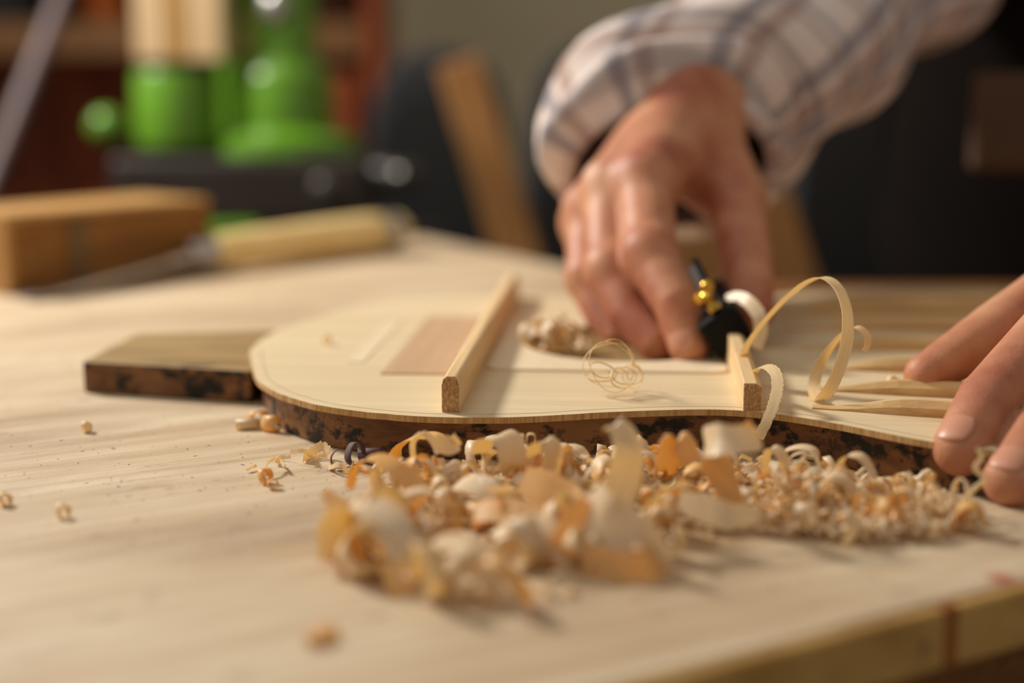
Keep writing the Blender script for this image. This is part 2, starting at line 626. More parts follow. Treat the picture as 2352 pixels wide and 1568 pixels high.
def ribbon_geo(path, wdir, width, thick=0.0003, rag=0.0, cup=0.0, seed=0):
    """path (n,3), wdir (n,3) or (3,), width (n,) -> verts, faces, uvs; three points across for a slight cup"""
    r = np.random.default_rng(seed)
    n = len(path)
    T = np.gradient(path, axis=0)
    T /= np.linalg.norm(T, axis=1)[:, None] + 1e-12
    Wd = np.broadcast_to(np.array(wdir, float), (n, 3)).copy()
    Wd -= (Wd * T).sum(1)[:, None] * T
    Wd /= np.linalg.norm(Wd, axis=1)[:, None] + 1e-12
    N = np.cross(T, Wd)
    w = np.broadcast_to(np.array(width, float), (n,)).copy()
    L = np.concatenate([[0], np.cumsum(np.linalg.norm(np.diff(path, axis=0), axis=1))])
    wl = w * (0.5 + r.uniform(-rag, rag, n) * 0.5)
    wr = w * (0.5 + r.uniform(-rag, rag, n) * 0.5)
    h = thick / 2
    V, uv = [], []
    for i in range(n):
        c0, W_, N_ = path[i], Wd[i], N[i]
        off = [(-wl[i], cup * w[i]), (0, 0), (wr[i], cup * w[i])]
        for s in (1, -1):
            for (x, z) in off:
                V.append(c0 + W_ * x + N_ * (z + s * h))
                uv.append((L[i], x))
    Fc = []
    for i in range(n - 1):
        a, b = i * 6, (i + 1) * 6
        Fc += [(a, a + 1, b + 1, b), (a + 1, a + 2, b + 2, b + 1), (a + 4, a + 3, b + 3, b + 4), (a + 5, a + 4, b + 4, b + 5),
               (a + 3, a, b, b + 3), (a + 2, a + 5, b + 5, b + 2)]
    e = (n - 1) * 6
    Fc += [(0, 3, 4, 1), (1, 4, 5, 2), (e + 3, e, e + 1, e + 4), (e + 4, e + 1, e + 2, e + 5)]
    return np.array(V), Fc, uv


# ------------------------------------------------------------------ implicit surfaces (people)
def seg_d(p, a, b, ra, rb):
    a, b = np.asarray(a, np.float32), np.asarray(b, np.float32)
    ab = b - a
    t = np.clip(((p - a) @ ab) / max(float(ab @ ab), 1e-12), 0, 1)
    return np.linalg.norm(p - a - t[..., None] * ab, axis=-1) - (ra + t * (rb - ra))


def smin(a, b, k):
    h = np.clip(0.5 + 0.5 * (b - a) / k, 0, 1)
    return b + (a - b) * h - k * h * (1 - h)


def surface_nets(fn, lo, hi, h):
    lo, hi = np.array(lo, float), np.array(hi, float)
    dims = np.ceil((hi - lo) / h).astype(int) + 1
    ax = [np.arange(d, dtype=np.float32) * h + lo[i] for i, d in enumerate(dims)]
    f = np.empty(dims, np.float32)
    for i in range(dims[0]):                       # slab by slab
        g = np.stack(np.meshgrid(ax[0][i:i + 1], ax[1], ax[2], indexing='ij'), -1).astype(np.float32)
        f[i] = fn(g)[0]
    s = f < 0
    nc = dims - 1
    cnt = np.zeros(nc, np.float32)
    acc = np.zeros((*nc, 3), np.float32)
    for d in range(3):
        o1, o2 = [x for x in range(3) if x != d]
        for b1 in (0, 1):
            for b2 in (0, 1):
                sl0 = [None] * 3
                sl1 = [None] * 3
                sl0[d] = slice(0, nc[d])
                sl1[d] = slice(1, nc[d] + 1)
                for o, bb in ((o1, b1), (o2, b2)):
                    sl0[o] = slice(bb, bb + nc[o])
                    sl1[o] = slice(bb, bb + nc[o])
                f0, f1 = f[tuple(sl0)], f[tuple(sl1)]
                m = (f0 < 0) != (f1 < 0)
                den = np.where(m, f0 - f1, 1)
                t = np.where(m, f0 / den, 0)
                acc[..., d] += t * m
                acc[..., o1] += b1 * m
                acc[..., o2] += b2 * m
                cnt += m
    act = cnt > 0
    ids = np.full(nc, -1, np.int64)
    ids[act] = np.arange(act.sum())
    V = np.argwhere(act) + acc[act] / cnt[act][:, None]
    V = V * h + lo
    Fs = []
    for d in range(3):
        o1, o2 = (d + 1) % 3, (d + 2) % 3
        sl0 = [slice(1, nc[x]) for x in range(3)]
        sl1 = list(sl0)
        sl0[d] = slice(0, nc[d])
        sl1[d] = slice(1, nc[d] + 1)
        a, b = s[tuple(sl0)], s[tuple(sl1)]
        m = a != b
        idx = np.argwhere(m)
        if not len(idx):
            continue
        base = idx.copy()
        for x in range(3):
            if x != d:
                base[:, x] += 1
        def cell(c1, c2):
            q = base.copy()
            q[:, o1] -= c1
            q[:, o2] -= c2
            return ids[q[:, 0], q[:, 1], q[:, 2]]
        quad = np.stack([cell(1, 1), cell(0, 1), cell(0, 0), cell(1, 0)], 1)
        flip = ~a[m]
        quad[flip] = quad[flip][:, ::-1]
        Fs.append(quad)
    return V, np.vstack(Fs)


def chain(p, pts, rs):
    d = None
    for i in range(len(pts) - 1):
        q = seg_d(p, pts[i], pts[i + 1], rs[i], rs[i + 1])
        d = q if d is None else np.minimum(d, q)
    return d


def bulk(fn, pts, pad, h):
    pts = np.array(pts)
    return surface_nets(fn, pts.min(0) - pad, pts.max(0) + pad, h)


# ================================================================== THE SETTING
fl = box('floor', (0, 1.2, -0.925), (7, 6, 0.05), MT['floor'])
tag(fl, kind='structure')
wl_ = box('wall_back', (0, 3.45, 0.35), (7, 0.1, 2.5), MT['wall'])
tag(wl_, kind='structure')
wr_ = box('wall_right', (2.6, 1.2, 0.35), (0.1, 4.4, 2.5), MT['wall'])
tag(wr_, kind='structure')

# ================================================================== WORKBENCH
u = np.array([math.cos(ANG), math.sin(ANG)])
n_ = np.array([-u[1], u[0]])
pA = P(2352, 1350)[:2]
pB = P(1500, 1568)[:2]
u = (pA - pB) / np.linalg.norm(pA - pB)
n_ = np.array([-u[1], u[0]])
corner_far = P(955, 545)[:2]
# bench coordinates: s along u, t along n_ from the near edge
def S(p):
    return float(np.dot(p - pB, u)), float(np.dot(p - pB, n_))
s_end = max(S(P(1250, 595)[:2])[0], S(corner_far)[0])
t_far = S(corner_far)[1]
def W2(s, t):
    return pB + u * s + n_ * t
s_end = 0.5 * (S(P(1250, 595)[:2])[0] + S(corner_far)[0])
s_r = s_end
# The near right part of the bench reaches farther than its far corner: an end cut slightly askew
bench = empty('workbench', (*W2(-0.3, 0.5), -0.9))
tag(bench, 'large wooden workbench with a stained pale tan plywood top under everything', 'workbench')
LW = 0.004
outline = [W2(-1.3, LW), W2(s_r, LW), W2(s_end, t_far), W2(-1.3, t_far)]
top = prism('tabletop', outline, -0.018, 0.0, MT['bench'], bench)
bevel(top, 0.0015)
sj = S(P(2215, 1400)[:2])[0]
gj = 0.0022
rot = math.atan2(u[1], u[0])
def strip(name, s0, s1, m, z0=-0.0165, z1=-0.0004, t0=0.0, t1=LW):
    o = prism(name, [W2(s0, t0), W2(s1, t0), W2(s1, t1), W2(s0, t1)], z0, z1, m, bench)
    return o
bevel(strip('edge_board', -1.3, sj - gj, MT['lipping']), 0.0012)
bevel(strip('edge_board', sj + gj, s_r, MT['lipping']), 0.0012)
tag(strip('glue_joint', sj - gj, sj + gj, MT['glue'], t0=0.0006), 'orange brown glued joint')
np_ = W2(S(P(2170, 1425)[:2])[0], 0)
nd = np.array([*(-n_), 0])
c0 = np.array([*np_, -0.0085])
lathe('nail_head', c0 + nd * -0.002, c0 + nd * 0.0004, [(0, .0011), (.9, .0011), (1, .0009)], MT['dark_steel'], bench, 14)
for (s0, t0, s1, t1) in ((-1.25, 0.05, s_r - 0.07, 0.07), (-1.25, t_far - 0.07, s_end - 0.05, t_far - 0.05)):
    prism('apron', [W2(s0, t0), W2(s1, t0), W2(s1, t1), W2(s0, t1)], -0.11, -0.018, MT['sidewood'], bench)
for (s0, t0) in ((s_r - 0.14, 0.07), (s_end - 0.13, t_far - 0.14), (-1.2, 0.07), (-1.2, t_far - 0.14)):
    prism('leg', [W2(s0, t0), W2(s0 + .07, t0), W2(s0 + .07, t0 + .07), W2(s0, t0 + .07)], -0.9, -0.018, MT['sidewood'], bench)

# ================================================================== second, darker bench behind the end of the workbench
sb = empty('side_table', (0.45, 0.70, -0.9))
tag(sb, 'brown wooden side table butted against the workbench end, in front of the standing person', 'table')
e0, e1 = W2(s_r, 0), W2(s_end, t_far)
def on_end(Y):
    t = (Y - e0[1]) / (e1[1] - e0[1])
    return e0[0] + (e1[0] - e0[0]) * t
yb = 0.918
stop = [(on_end(0.40) + .002, 0.40), (0.62, 0.40), (0.62, yb), (on_end(yb) + .002, yb)]
bevel(prism('tabletop', stop, -0.04, -0.0005, MT['sidewood'], sb), 0.002)
for (x, y) in ((stop[0][0] + .05, .45), (.56, .45), (.56, yb - .06), (stop[3][0] + .05, yb - .06)):
    prism('leg', [(x, y), (x + .04, y), (x + .04, y + .04), (x, y + .04)], -0.9, -0.04, MT['sidewood'], sb)

# ================================================================== GUITAR MOULD AND SOUNDBOARD
ZM, ZB = 0.0135, 0.016
half = [(-160, 0), (-158.5, 25), (-153, 45), (-147.4, 64), (-139.9, 86), (-130.8, 102), (-121.4, 114), (-105.6, 128), (-85.5, 137), (-63.7, 141.5),
        (-34, 139), (-5, 129.5), (25, 123), (45, 124.8), (68, 138), (98, 163), (130, 179), (160, 186), (190, 187), (220, 182), (250, 170), (280, 147),
        (300, 118), (315, 72), (320, 0)]
near = catmull([(a / 1000, -b / 1000, 0) for a, b in half], 150)[:, :2]
def full(inset=0.0):
    pts = [tuple(p) for p in near] + [(p[0], -p[1]) for p in near[::-1][1:-1]]
    pts = np.array(pts)
    if inset:
        t = np.roll(pts, -1, 0) - np.roll(pts, 1, 0)
        t /= np.linalg.norm(t, axis=1)[:, None]
        pts = pts + np.stack([-t[:, 1], t[:, 0]], 1) * inset
    return pts
def toW(pts):
    return [tuple(G(a, b)[:2]) for a, b in pts]

mould = empty('guitar_mould', tuple(G(0, 0)))
tag(mould, 'dark stained guitar shaped work mould with neck block, under the pale soundboard', 'mould')
mp_ = full(0.004)
mo = prism('body_block', toW(mp_), 0.0, ZM, [MT['mould_top'], MT['mould']], mould, mi_side=1)
bevel(mo, 0.0008)
nb_out = [G(-.2255, .566 - GC), G(-.150, .5515 - GC), G(-.150, .650 - GC), G(-.2255, .632 - GC)]
nb = prism('neck_block', [p[:2] for p in nb_out], 0.0, ZM, [MT['mould_top'], MT['mould']], mould, mi_side=1)
bevel(nb, 0.0012)

# soundboard with a round hole: ring of quads between hole and outline
sbd = empty('soundboard', tuple(G(0, 0, ZM)))
tag(sbd, 'pale spruce guitar soundboard lying inside up on the dark mould', 'soundboard')
op = full(0.0)
N_ = len(op)
HR = 0.043
ang = np.unwrap(np.arctan2(op[:, 1], op[:, 0]))
hole = [(HR * math.cos(a), HR * math.sin(a)) for a in ang]
# small roughness of the sawn edge
op2 = op + rng.normal(0, 0.00012, op.shape)
prism('plate', toW(op2), ZM + 0.0003, ZB, [MT['board'], MT['board_edge']], sbd, mi_side=1, hole=toW(hole))
# pale reinforcement plate around the hole
def octa(x0, x1, y0, y1, c):
    return [(x0 + c, y0), (x1 - c, y0), (x1, y0 + c), (x1, y1 - c), (x1 - c, y1), (x0 + c, y1), (x0, y1 - c), (x0, y0 + c)]
oc = np.array(octa(-.0545, .0405, -.062, .062, .004))
def resample(poly, n):
    poly = np.vstack([poly, poly[:1]])
    L = np.concatenate([[0], np.cumsum(np.linalg.norm(np.diff(poly, axis=0), axis=1))])
    s = np.linspace(0, L[-1], n, endpoint=False)
    return np.stack([np.interp(s, L, poly[:, 0]), np.interp(s, L, poly[:, 1])], 1)
oc = resample(oc, 96)
hh = [((HR + .0005) * math.cos(a), (HR + .0005) * math.sin(a)) for a in np.unwrap(np.arctan2(oc[:, 1], oc[:, 0]))]
tag(prism('rosette_patch', toW(oc), ZB, ZB + .0010, MT['patch'], sbd, hole=toW(hh)), 'paler square reinforcement around the sound hole')
tag(prism('upper_patch', toW([(-.0945, -.0725), (-.0665, -.0715), (-.0665, .065), (-.0945, .065)]), ZB, ZB + .0006, MT['patch_dark'], sbd),
    'darker brown cross grain patch')
prism('upper_patch', toW([(-.112, -.050), (-.1055, -.050), (-.1055, .050), (-.112, .050)]), ZB, ZB + .0004, MT['patch'], sbd)
# pencil line just inside the outline
pl_o, pl_i = full(0.0045)[6:96], full(0.0048)[6:96]
prism('pencil_line', toW(list(pl_o) + list(pl_i[::-1])), ZB, ZB + 0.00006, MT['graphite'], sbd)

def bar(name, sec, v0, v1, uc, mats, label, cat, nseg=30, top=None, group=None):
    """brace across the board; sec: (du, dz) cross-section; top(t) height factor"""
    root = empty(name, tuple(G(uc, v0, ZB)))
    tag(root, label, cat, group)
    V, Fc, mi = [], [], []
    m = len(sec)
    for i in range(nseg + 1):
        t = i / nseg
        v = v0 + (v1 - v0) * t
        k = top(t) if top else 1
        for du, dz in sec:
            V.append(G(uc + du, v, ZB + dz * k))
    for i in range(nseg):
        for j in range(m):
            q = (j + 1) % m
            Fc.append((i * m + j, (i + 1) * m + j, (i + 1) * m + q, i * m + q))
            mi.append(0)
    Fc.append(tuple(range(m)))
    mi.append(1)
    Fc.append(tuple(nseg * m + j for j in reversed(range(m))))
    mi.append(1)
    o = mesh('bar', V, Fc, mats, root, mi=mi)
    bevel(o, 0.0003, 1)
    return root

w = .0032
bar('harmonic_brace', [(-w, 0), (w, 0), (w, .0095), (w * .7, .0122), (w * .45, .0128), (-w * .5, .0128), (-w * .85, .0118), (-w, .0100)],
    -.1350, .1330, -.0592, [MT['brace'], MT['endgrain']], 'long tall pale brace standing across the upper bout of the soundboard', 'brace')
bar('harmonic_brace', [(-w, 0), (w, 0), (w, .0086), (w * .35, .0098), (-w, .0098)],
    -.1240, .1240, .0445, [MT['brace'], MT['endgrain']], 'short ended pale brace being planed, with curled shavings rising from it', 'brace',
    top=lambda t: 1 + .35 * math.sin(math.pi * min(1, t * 1.3)) * (t < .77))

def strut(u0, v0, u1, v1, wd, ht, label, taper=.035):
    root = empty('fan_strut', tuple(G(u0, v0, ZB)))
    tag(root, label, 'strut', 'fan struts across the lower bout')
    L = math.hypot(u1 - u0, v1 - v0)
    d = np.array([(u1 - u0) / L, (v1 - v0) / L])
    nn = np.array([-d[1], d[0]])
    V, Fc = [], []
    n = 26
    for i in range(n + 1):
        s = L * i / n if i else 0
        s = min(s, L)
        k = min(1, s / taper, (L - s) / taper)
        k = max(.16, k * k * (3 - 2 * k))
        for a, b in ((-1, 0), (1, 0), (1, .55), (.35, 1), (-.35, 1), (-1, .55)):
            q = np.array([u0, v0]) + d * s + nn * a * wd / 2 * (0.75 + .25 * k)
            V.append(G(q[0], q[1], ZB + b * ht * k))
    for i in range(n):
        for j in range(6):
            q = (j + 1) % 6
            Fc.append((i * 6 + j, (i + 1) * 6 + j, (i + 1) * 6 + q, i * 6 + q))
    Fc.append(tuple(range(6)))
    Fc.append(tuple(n * 6 + j for j in reversed(range(6))))
    mesh('bar', V, Fc, MT['strut'], root)
    return root
order = ['fan strut nearest the soundboard edge, its carved tip left of the fingernail', 'fan strut pressed under the tip of the thumb, second from the edge',
         'third fan strut from the near soundboard edge', 'middle fan strut on the centre line of the soundboard', 'fan strut just beyond the middle one',
         'sixth fan strut from the near edge, second from the far side', 'fan strut farthest from the camera beside the far edge']
for i, (v0, k) in enumerate(((-116.5, -.22), (-86, -.16), (-46, -.08), (-2, 0), (44, .08), (82, .16), (108, .20))):
    u0 = .066 if i == 0 else .069 if i == 1 else .075
    L = .20 if i not in (0, 6) else .15
    strut(u0, v0 / 1000, u0 + L, v0 / 1000 + k * L, .0068, .0052, order[i])

# ================================================================== SMALL PLANE
pl = empty('finger_plane', tuple(Q(1668, 800, .575)))
tag(pl, 'tiny black finger plane with brass screws held in the hand above the brace', 'plane')
pc = Q(1667, 762, .560)
ax = np.array([GV[0], GV[1], 0.02])
ax /= np.linalg.norm(ax)
e1_ = np.cross(ax, (0, 0, 1))
e1_ /= np.linalg.norm(e1_)
e2_ = np.cross(e1_, ax)
th = math.radians(38)
b1 = e1_ * math.cos(th) + e2_ * math.sin(th)
b2 = -e1_ * math.sin(th) + e2_ * math.cos(th)
cc = pc + ax * .035
bevel(box('plane_body', cc, (.0165, .070, .0165), MT['black'], pl, basis=np.array([b1, ax, b2])), .0022, 3)
# raised rear of the body and the wedge cap
bevel(box('wedge', cc + b2 * .0095 + ax * .004, (.011, .030, .004), MT['black'], pl, basis=np.array([b1, ax, b2])), .001, 2)
blade_dir = ax * .75 + b2 * .66
blade_dir /= np.linalg.norm(blade_dir)
bn = np.cross(blade_dir, b1)
tag(box('blade', cc - ax * .012 + b2 * .012, (.010, .036, .0012), MT['dark_steel'], pl, basis=np.array([b1, blade_dir, bn])), 'steel blade')
k0 = Q(1655, 712, .567)
def brass(name, a, b, prof):
    return lathe(name, a, b, prof, MT['brass'], pl, 22)
s0, s1_ = Q(1642, 722, .562), Q(1606, 612, .60)
brass('brass_screw', Q(1646, 716, .563), Q(1618, 676, .568), [(0, .0026), (.25, .0030), (.3, .0020), (.55, .0018), (.6, .0036), (.85, .0036), (1, .0026)])
brass('brass_knob', Q(1602, 694, .566), Q(1620, 672, .571), [(0, .0010), (.08, .0024), (.4, .0031), (.7, .0026), (1, .0016)])
brass('brass_knob', Q(1618, 666, .569), Q(1632, 648, .574), [(0, .0012), (.15, .0024), (.5, .0029), (.85, .0024), (1, .0012)])
lathe('adjuster_rod', Q(1632, 664, .578), Q(1596, 596, .592), [(0, .0016), (1, .0014)], MT['black'], pl, 14)

# ================================================================== PERSON
person = empty('person', (0.48, 1.06, -0.9))
tag(person, 'person in a plaid shirt and dark apron planing a brace with one hand', 'person')

def A3(*t):
    return [np.array(x, np.float32) for x in t]

# right arm: hand with the plane
wrist = Q(1578, 262, .722)
elbow = np.array([.25, .93, .215])
fore_mid = wrist + (elbow - wrist) * .40
fingers1 = {
    'index': (A3(Q(1482, 425, .650), Q(1492, 588, .606), Q(1555, 696, .583), Q(1582, 795, .572)), (.0130, .0118, .0100, .0082)),
    'middle': (A3(Q(1405, 440, .662), Q(1404, 625, .622), Q(1448, 720, .604), Q(1510, 790, .590)), (.0130, .0115, .0100, .0084)),
    'ring': (A3(Q(1358, 485, .682), Q(1352, 640, .652), Q(1388, 722, .637), Q(1425, 768, .626)), (.0122, .0105, .0092, .0078)),
    'little': (A3(Q(1350, 510, .712), Q(1352, 640, .696), Q(1392, 700, .682), Q(1440, 735, .668)), (.0110, .0090, .0080, .0070)),
}
thumb1 = (A3(Q(1622, 335, .712), Q(1693, 465, .680), Q(1712, 598, .640), Q(1730, 712, .606)), (.0160, .0138, .0120, .0092))

def hand1(p):
    palm = seg_d(p, wrist, fingers1['middle'][0][0], .0215, .0150)
    for k, r in (('index', .0150), ('ring', .0140), ('little', .0130)):
        palm = smin(palm, seg_d(p, wrist, fingers1[k][0][0], .0200, r), .010)
    palm = smin(palm, seg_d(p, fingers1['index'][0][0], fingers1['little'][0][0], .0138, .0115), .008)
    palm = smin(palm, seg_d(p, wrist, thumb1[0][1], .0200, .0135), .014)
    palm = smin(palm, seg_d(p, wrist, fore_mid, .0228, .0300), .018)
    d = palm
    # tendons
    for k in ('index', 'middle'):
        m = fingers1[k][0][0] + np.array([0, -.002, .004], np.float32)
        d = smin(d, seg_d(p, wrist + (m - wrist) * .35, m, .0110, .0125), .004)
    f = None
    for k, (pts, rs) in fingers1.items():
        q = chain(p, pts, rs)
        q = smin(q, seg_d(p, pts[1] + np.array([0, -.001, .001], np.float32), pts[1], rs[1] * 1.04, rs[1] * 1.02), .004)
        f = q if f is None else smin(f, q, .0012)
    d = smin(d, f, .0055)
    t = chain(p, *thumb1)
    d = smin(d, t, .006)
    # web between thumb and index
    d = smin(d, seg_d(p, Q(1560, 400, .692), Q(1625, 455, .690), .0085, .0075), .010)
    return d

allp = [wrist, fore_mid] + [x for k in fingers1.values() for x in k[0]] + list(thumb1[0])
Va, Fa = bulk(hand1, allp, .034, .00135)

# left arm: hand steadying the board
wristL = Q(2880, 575, .60)
elbowL = np.array([.525, .80, .18])
foreL = wristL + (elbowL - wristL) * .35
fingers2 = {
    'index': (A3(Q(2600, 655, .535), Q(2415, 765, .486), Q(2270, 925, .4535), Q(2207, 1030, .4375)), (.0125, .0112, .0103, .0090)),
    'middle': (A3(Q(2680, 760, .520), Q(2530, 850, .470), Q(2385, 1010, .4380), Q(2322, 1100, .4240)), (.0125, .0112, .0102, .0088)),
    'ring': (A3(Q(2760, 850, .515), Q(2620, 960, .465), Q(2480, 1100, .4340), Q(2412, 1160, .4200)), (.0118, .0106, .0096, .0084)),
    'little': (A3(Q(2830, 900, .520), Q(2730, 1040, .475), Q(2620, 1150, .4500), Q(2560, 1190, .4400)), (.0108, .0092, .0084, .0074)),
}
thumb2 = (A3(Q(2760, 560, .585), Q(2520, 610, .560), Q(2290, 760, .530), Q(2125, 862, .512)), (.0160, .0135, .0112, .0078))

def hand2(p):
    palm = seg_d(p, wristL, fingers2['middle'][0][0], .0215, .0150)
    for k, r in (('index', .0150), ('ring', .0140), ('little', .0130)):
        palm = smin(palm, seg_d(p, wristL, fingers2[k][0][0], .0200, r), .010)
    palm = smin(palm, seg_d(p, fingers2['index'][0][0], fingers2['little'][0][0], .0135, .0120), .008)
    palm = smin(palm, seg_d(p, wristL, thumb2[0][1], .0190, .0130), .012)
    palm = smin(palm, seg_d(p, wristL, foreL, .0225, .0290), .018)
    f = None
    for k, (pts, rs) in fingers2.items():
        q = chain(p, pts, rs)
        f = q if f is None else np.minimum(f, q)
    d = smin(palm, f, .0055)
    d = smin(d, chain(p, *thumb2), .004)
    return d

allp2 = [wristL, foreL] + [x for k in fingers2.values() for x in k[0]] + list(thumb2[0])
Vb, Fb = bulk(hand2, allp2, .033, .0014)

# rest of the body (under the clothes) with neck and head
shR, shL = np.array([.335, 1.08, .47]), np.array([.665, 1.00, .45])
hip = np.array([.50, 1.13, .02])
chest = np.array([.495, 1.08, .34])
neck = np.array([.49, 1.04, .52])
headc = np.array([.470, .985, .665])
look = np.array([-.42, -.62, -.66])
look = look / np.linalg.norm(look)
hu = np.array([0, 0, 1.0]) - look * look[2]
hu /= np.linalg.norm(hu)
hs = np.cross(look, hu)

def head_pt(a, b, c):
    return headc + hs * a + look * b + hu * c

def body_rest(p):
    d = seg_d(p, hip, chest, .135, .150)
    d = smin(d, seg_d(p, shR, shL, .060, .060), .08)
    d = smin(d, seg_d(p, neck, headc, .052, .050), .04)
    d = smin(d, seg_d(p, shR, elbow, .050, .040), .03)
    d = smin(d, seg_d(p, elbow, wrist + (elbow - wrist) * .25, .038, .028), .01)
    d = smin(d, seg_d(p, shL, elbowL, .050, .040), .03)
    d = smin(d, seg_d(p, elbowL, wristL + (elbowL - wristL) * .2, .038, .0255), .01)
    d = smin(d, seg_d(p, head_pt(0, -.015, .03), head_pt(0, -.02, .05), .080, .085), .02)      # skull
    d = smin(d, seg_d(p, head_pt(0, .03, -.02), head_pt(0, .045, -.075), .060, .034), .03)     # jaw
    d = smin(d, seg_d(p, head_pt(0, .085, .02), head_pt(0, .105, -.022), .008, .013), .012)    # nose
    for s in (-1, 1):
        d = smin(d, seg_d(p, head_pt(s * .080, -.01, .02), head_pt(s * .078, -.005, -.02), .012, .009), .008)   # ears
        d = np.maximum(d, -seg_d(p, head_pt(s * .031, .088, .022), head_pt(s * .036, .086, .022), .011, .010))  # eye sockets
        d = smin(d, seg_d(p, head_pt(s * .032, .070, .022), head_pt(s * .033, .070, .022), .0125, .0125), .004)  # eyeballs
    d = smin(d, seg_d(p, head_pt(-.02, .082, -.048), head_pt(.02, .082, -.048), .009, .009), .006)  # lips
    return d

Vc, Fc_ = bulk(body_rest, [hip, chest, shR, shL, elbow, elbowL, wrist, wristL, headc], .20, .0075)
Vall = np.vstack([Va, Vb, Vc])
Fall = np.vstack([Fa, Fb + len(Va), Fc_ + len(Va) + len(Vb)])
body = mesh('body', Vall, Fall, MT['skin'], person, smooth=True)

for sg in (-1, 1):
    c_ = head_pt(sg * .033, .0725, .022)
    ey = lathe('eye', c_ - look * .011, c_ + look * .011, [(0, .002), (.15, .0078), (.5, .011), (.85, .0078), (1, .002)], MT['eye'], body, 16)
    lathe('iris', c_ + look * .0095, c_ + look * .0118, [(0, .0052), (.6, .0048), (1, .002)], MT['hair'], body, 14)
# fingernails
def nail(tip, base, dors, r, wl=.0125, ww=.0118, back=.002, name='fingernail'):
    tip, base = np.array(tip, float), np.array(base, float)
    d = tip - base
    d /= np.linalg.norm(d)
    dors = np.array(dors, float)
    dors -= d * (dors @ d)
    dors /= np.linalg.norm(dors)
    sd = np.cross(d, dors)
    V, Fc = [], []
    nu, nv = 13, 13
    for lay_ in (0, 1):
        for i in range(nu):
            a = -1 + 2 * i / (nu - 1)
            for j in range(nv):
                b = -1 + 2 * j / (nv - 1)
                # squircle mapping to an oval
                x = a * math.sqrt(1 - .42 * b * b)
                y = b * math.sqrt(1 - .42 * a * a)
                phi = y * ww / 2 / r * 1.05
                rr = r + (.0006 if lay_ == 0 else -.0012) - .00035 * (abs(x) ** 4)
                bend = -.0012 * max(0, x) ** 2
                V.append(tip + d * (x * wl / 2 - back) + dors * (rr * math.cos(phi) + bend) + sd * rr * math.sin(phi))
    M_ = nu * nv
    for i in range(nu - 1):
        for j in range(nv - 1):
            q = i * nv + j
            Fc.append((q, q + 1, q + nv + 1, q + nv))
            Fc.append((M_ + q, M_ + q + nv, M_ + q + nv + 1, M_ + q + 1))
    rim = [j for j in range(nv)] + [i * nv + nv - 1 for i in range(1, nu)] + [(nu - 1) * nv + j for j in range(nv - 2, -1, -1)] + [i * nv for i in range(nu - 2, 0, -1)]
    for k in range(len(rim)):
        a, b = rim[k], rim[(k + 1) % len(rim)]
        Fc.append((b, a, M_ + a, M_ + b))
    return mesh(name, V, Fc, MT['nail'], body, smooth=True)

f = fingers2['index'][0]
nail(f[3], f[2], (-.62, -.55, .62), .0088, .0125, .0115, .0010)
f = fingers2['middle'][0]
nail(f[3], f[2], (-.55, -.60, .60), .0086, .0120, .0112, .0010)
f = fingers1['index'][0]
nail(f[3], f[2], (-.45, -.80, .35), .0080, .0120, .0108, .0020)
f = fingers2['ring'][0]
nail(f[3], f[2], (-.55, -.60, .60), .0083, .0115, .0108, .0010)

# sleeve with an open cuff
def sleeve(name, rings, seg=64, wr=.0042, seed=1):
    """rings: (centre, axis_a, axis_b, ra, rb)"""
    r = np.random.default_rng(seed)
    C_ = np.array([x[0] for x in rings], float)
    Aa = np.array([np.array(x[1], float) * x[3] for x in rings])
    Bb = np.array([np.array(x[2], float) * x[4] for x in rings])
    n = 60
    Cc, Ac, Bc = catmull(C_, n), catmull(Aa, n), catmull(Bb, n)
    ph = r.uniform(0, 6.28, 6)
    V, uv, Fc = [], [], []
    Ls = np.concatenate([[0], np.cumsum(np.linalg.norm(np.diff(Cc, axis=0), axis=1))])
    for i in range(n):
        t = i / (n - 1)
        for k in range(seg + 1):
            a = 2 * math.pi * k / seg
            wv = 1 + wr / .05 * (math.sin(3 * a + ph[0] + 9 * t) * .6 + math.sin(a * 2 + ph[1] + 30 * t) * .7 + math.sin(5 * a + ph[2] - 16 * t) * .35
                                 + math.sin(40 * t + a + ph[3]) * .5)
            V.append(Cc[i] + (Ac[i] * math.cos(a) + Bc[i] * math.sin(a)) * wv)
            uv.append((a * .055, Ls[i]))
    for i in range(n - 1):
        for k in range(seg):
            q = i * (seg + 1) + k
            Fc.append((q, q + 1, q + seg + 2, q + seg + 1))
    o = mesh(name, V, Fc, MT['plaid'], person, smooth=True, uvs=uv)
    s = o.modifiers.new('solid', 'SOLIDIFY')
    s.thickness = .0012
    s.offset = 0
    return o

def rb(c, d, ra, rb_, up=(0, 0, 1)):
    d, a, b = frame_from(d, up)
    return (c, a, b, ra, rb_)

fd = (elbow - wrist) / np.linalg.norm(elbow - wrist)
fq = wrist + fd * .050 + np.array([-.006, .0, -.010])
fq2 = wrist + fd * .115 + np.array([-.003, .0, -.008])
def rr_(c, d, ra, rb_):
    c, a, b, x, y = rb(c, d, ra, rb_)
    return (c, -a, b, x, y)

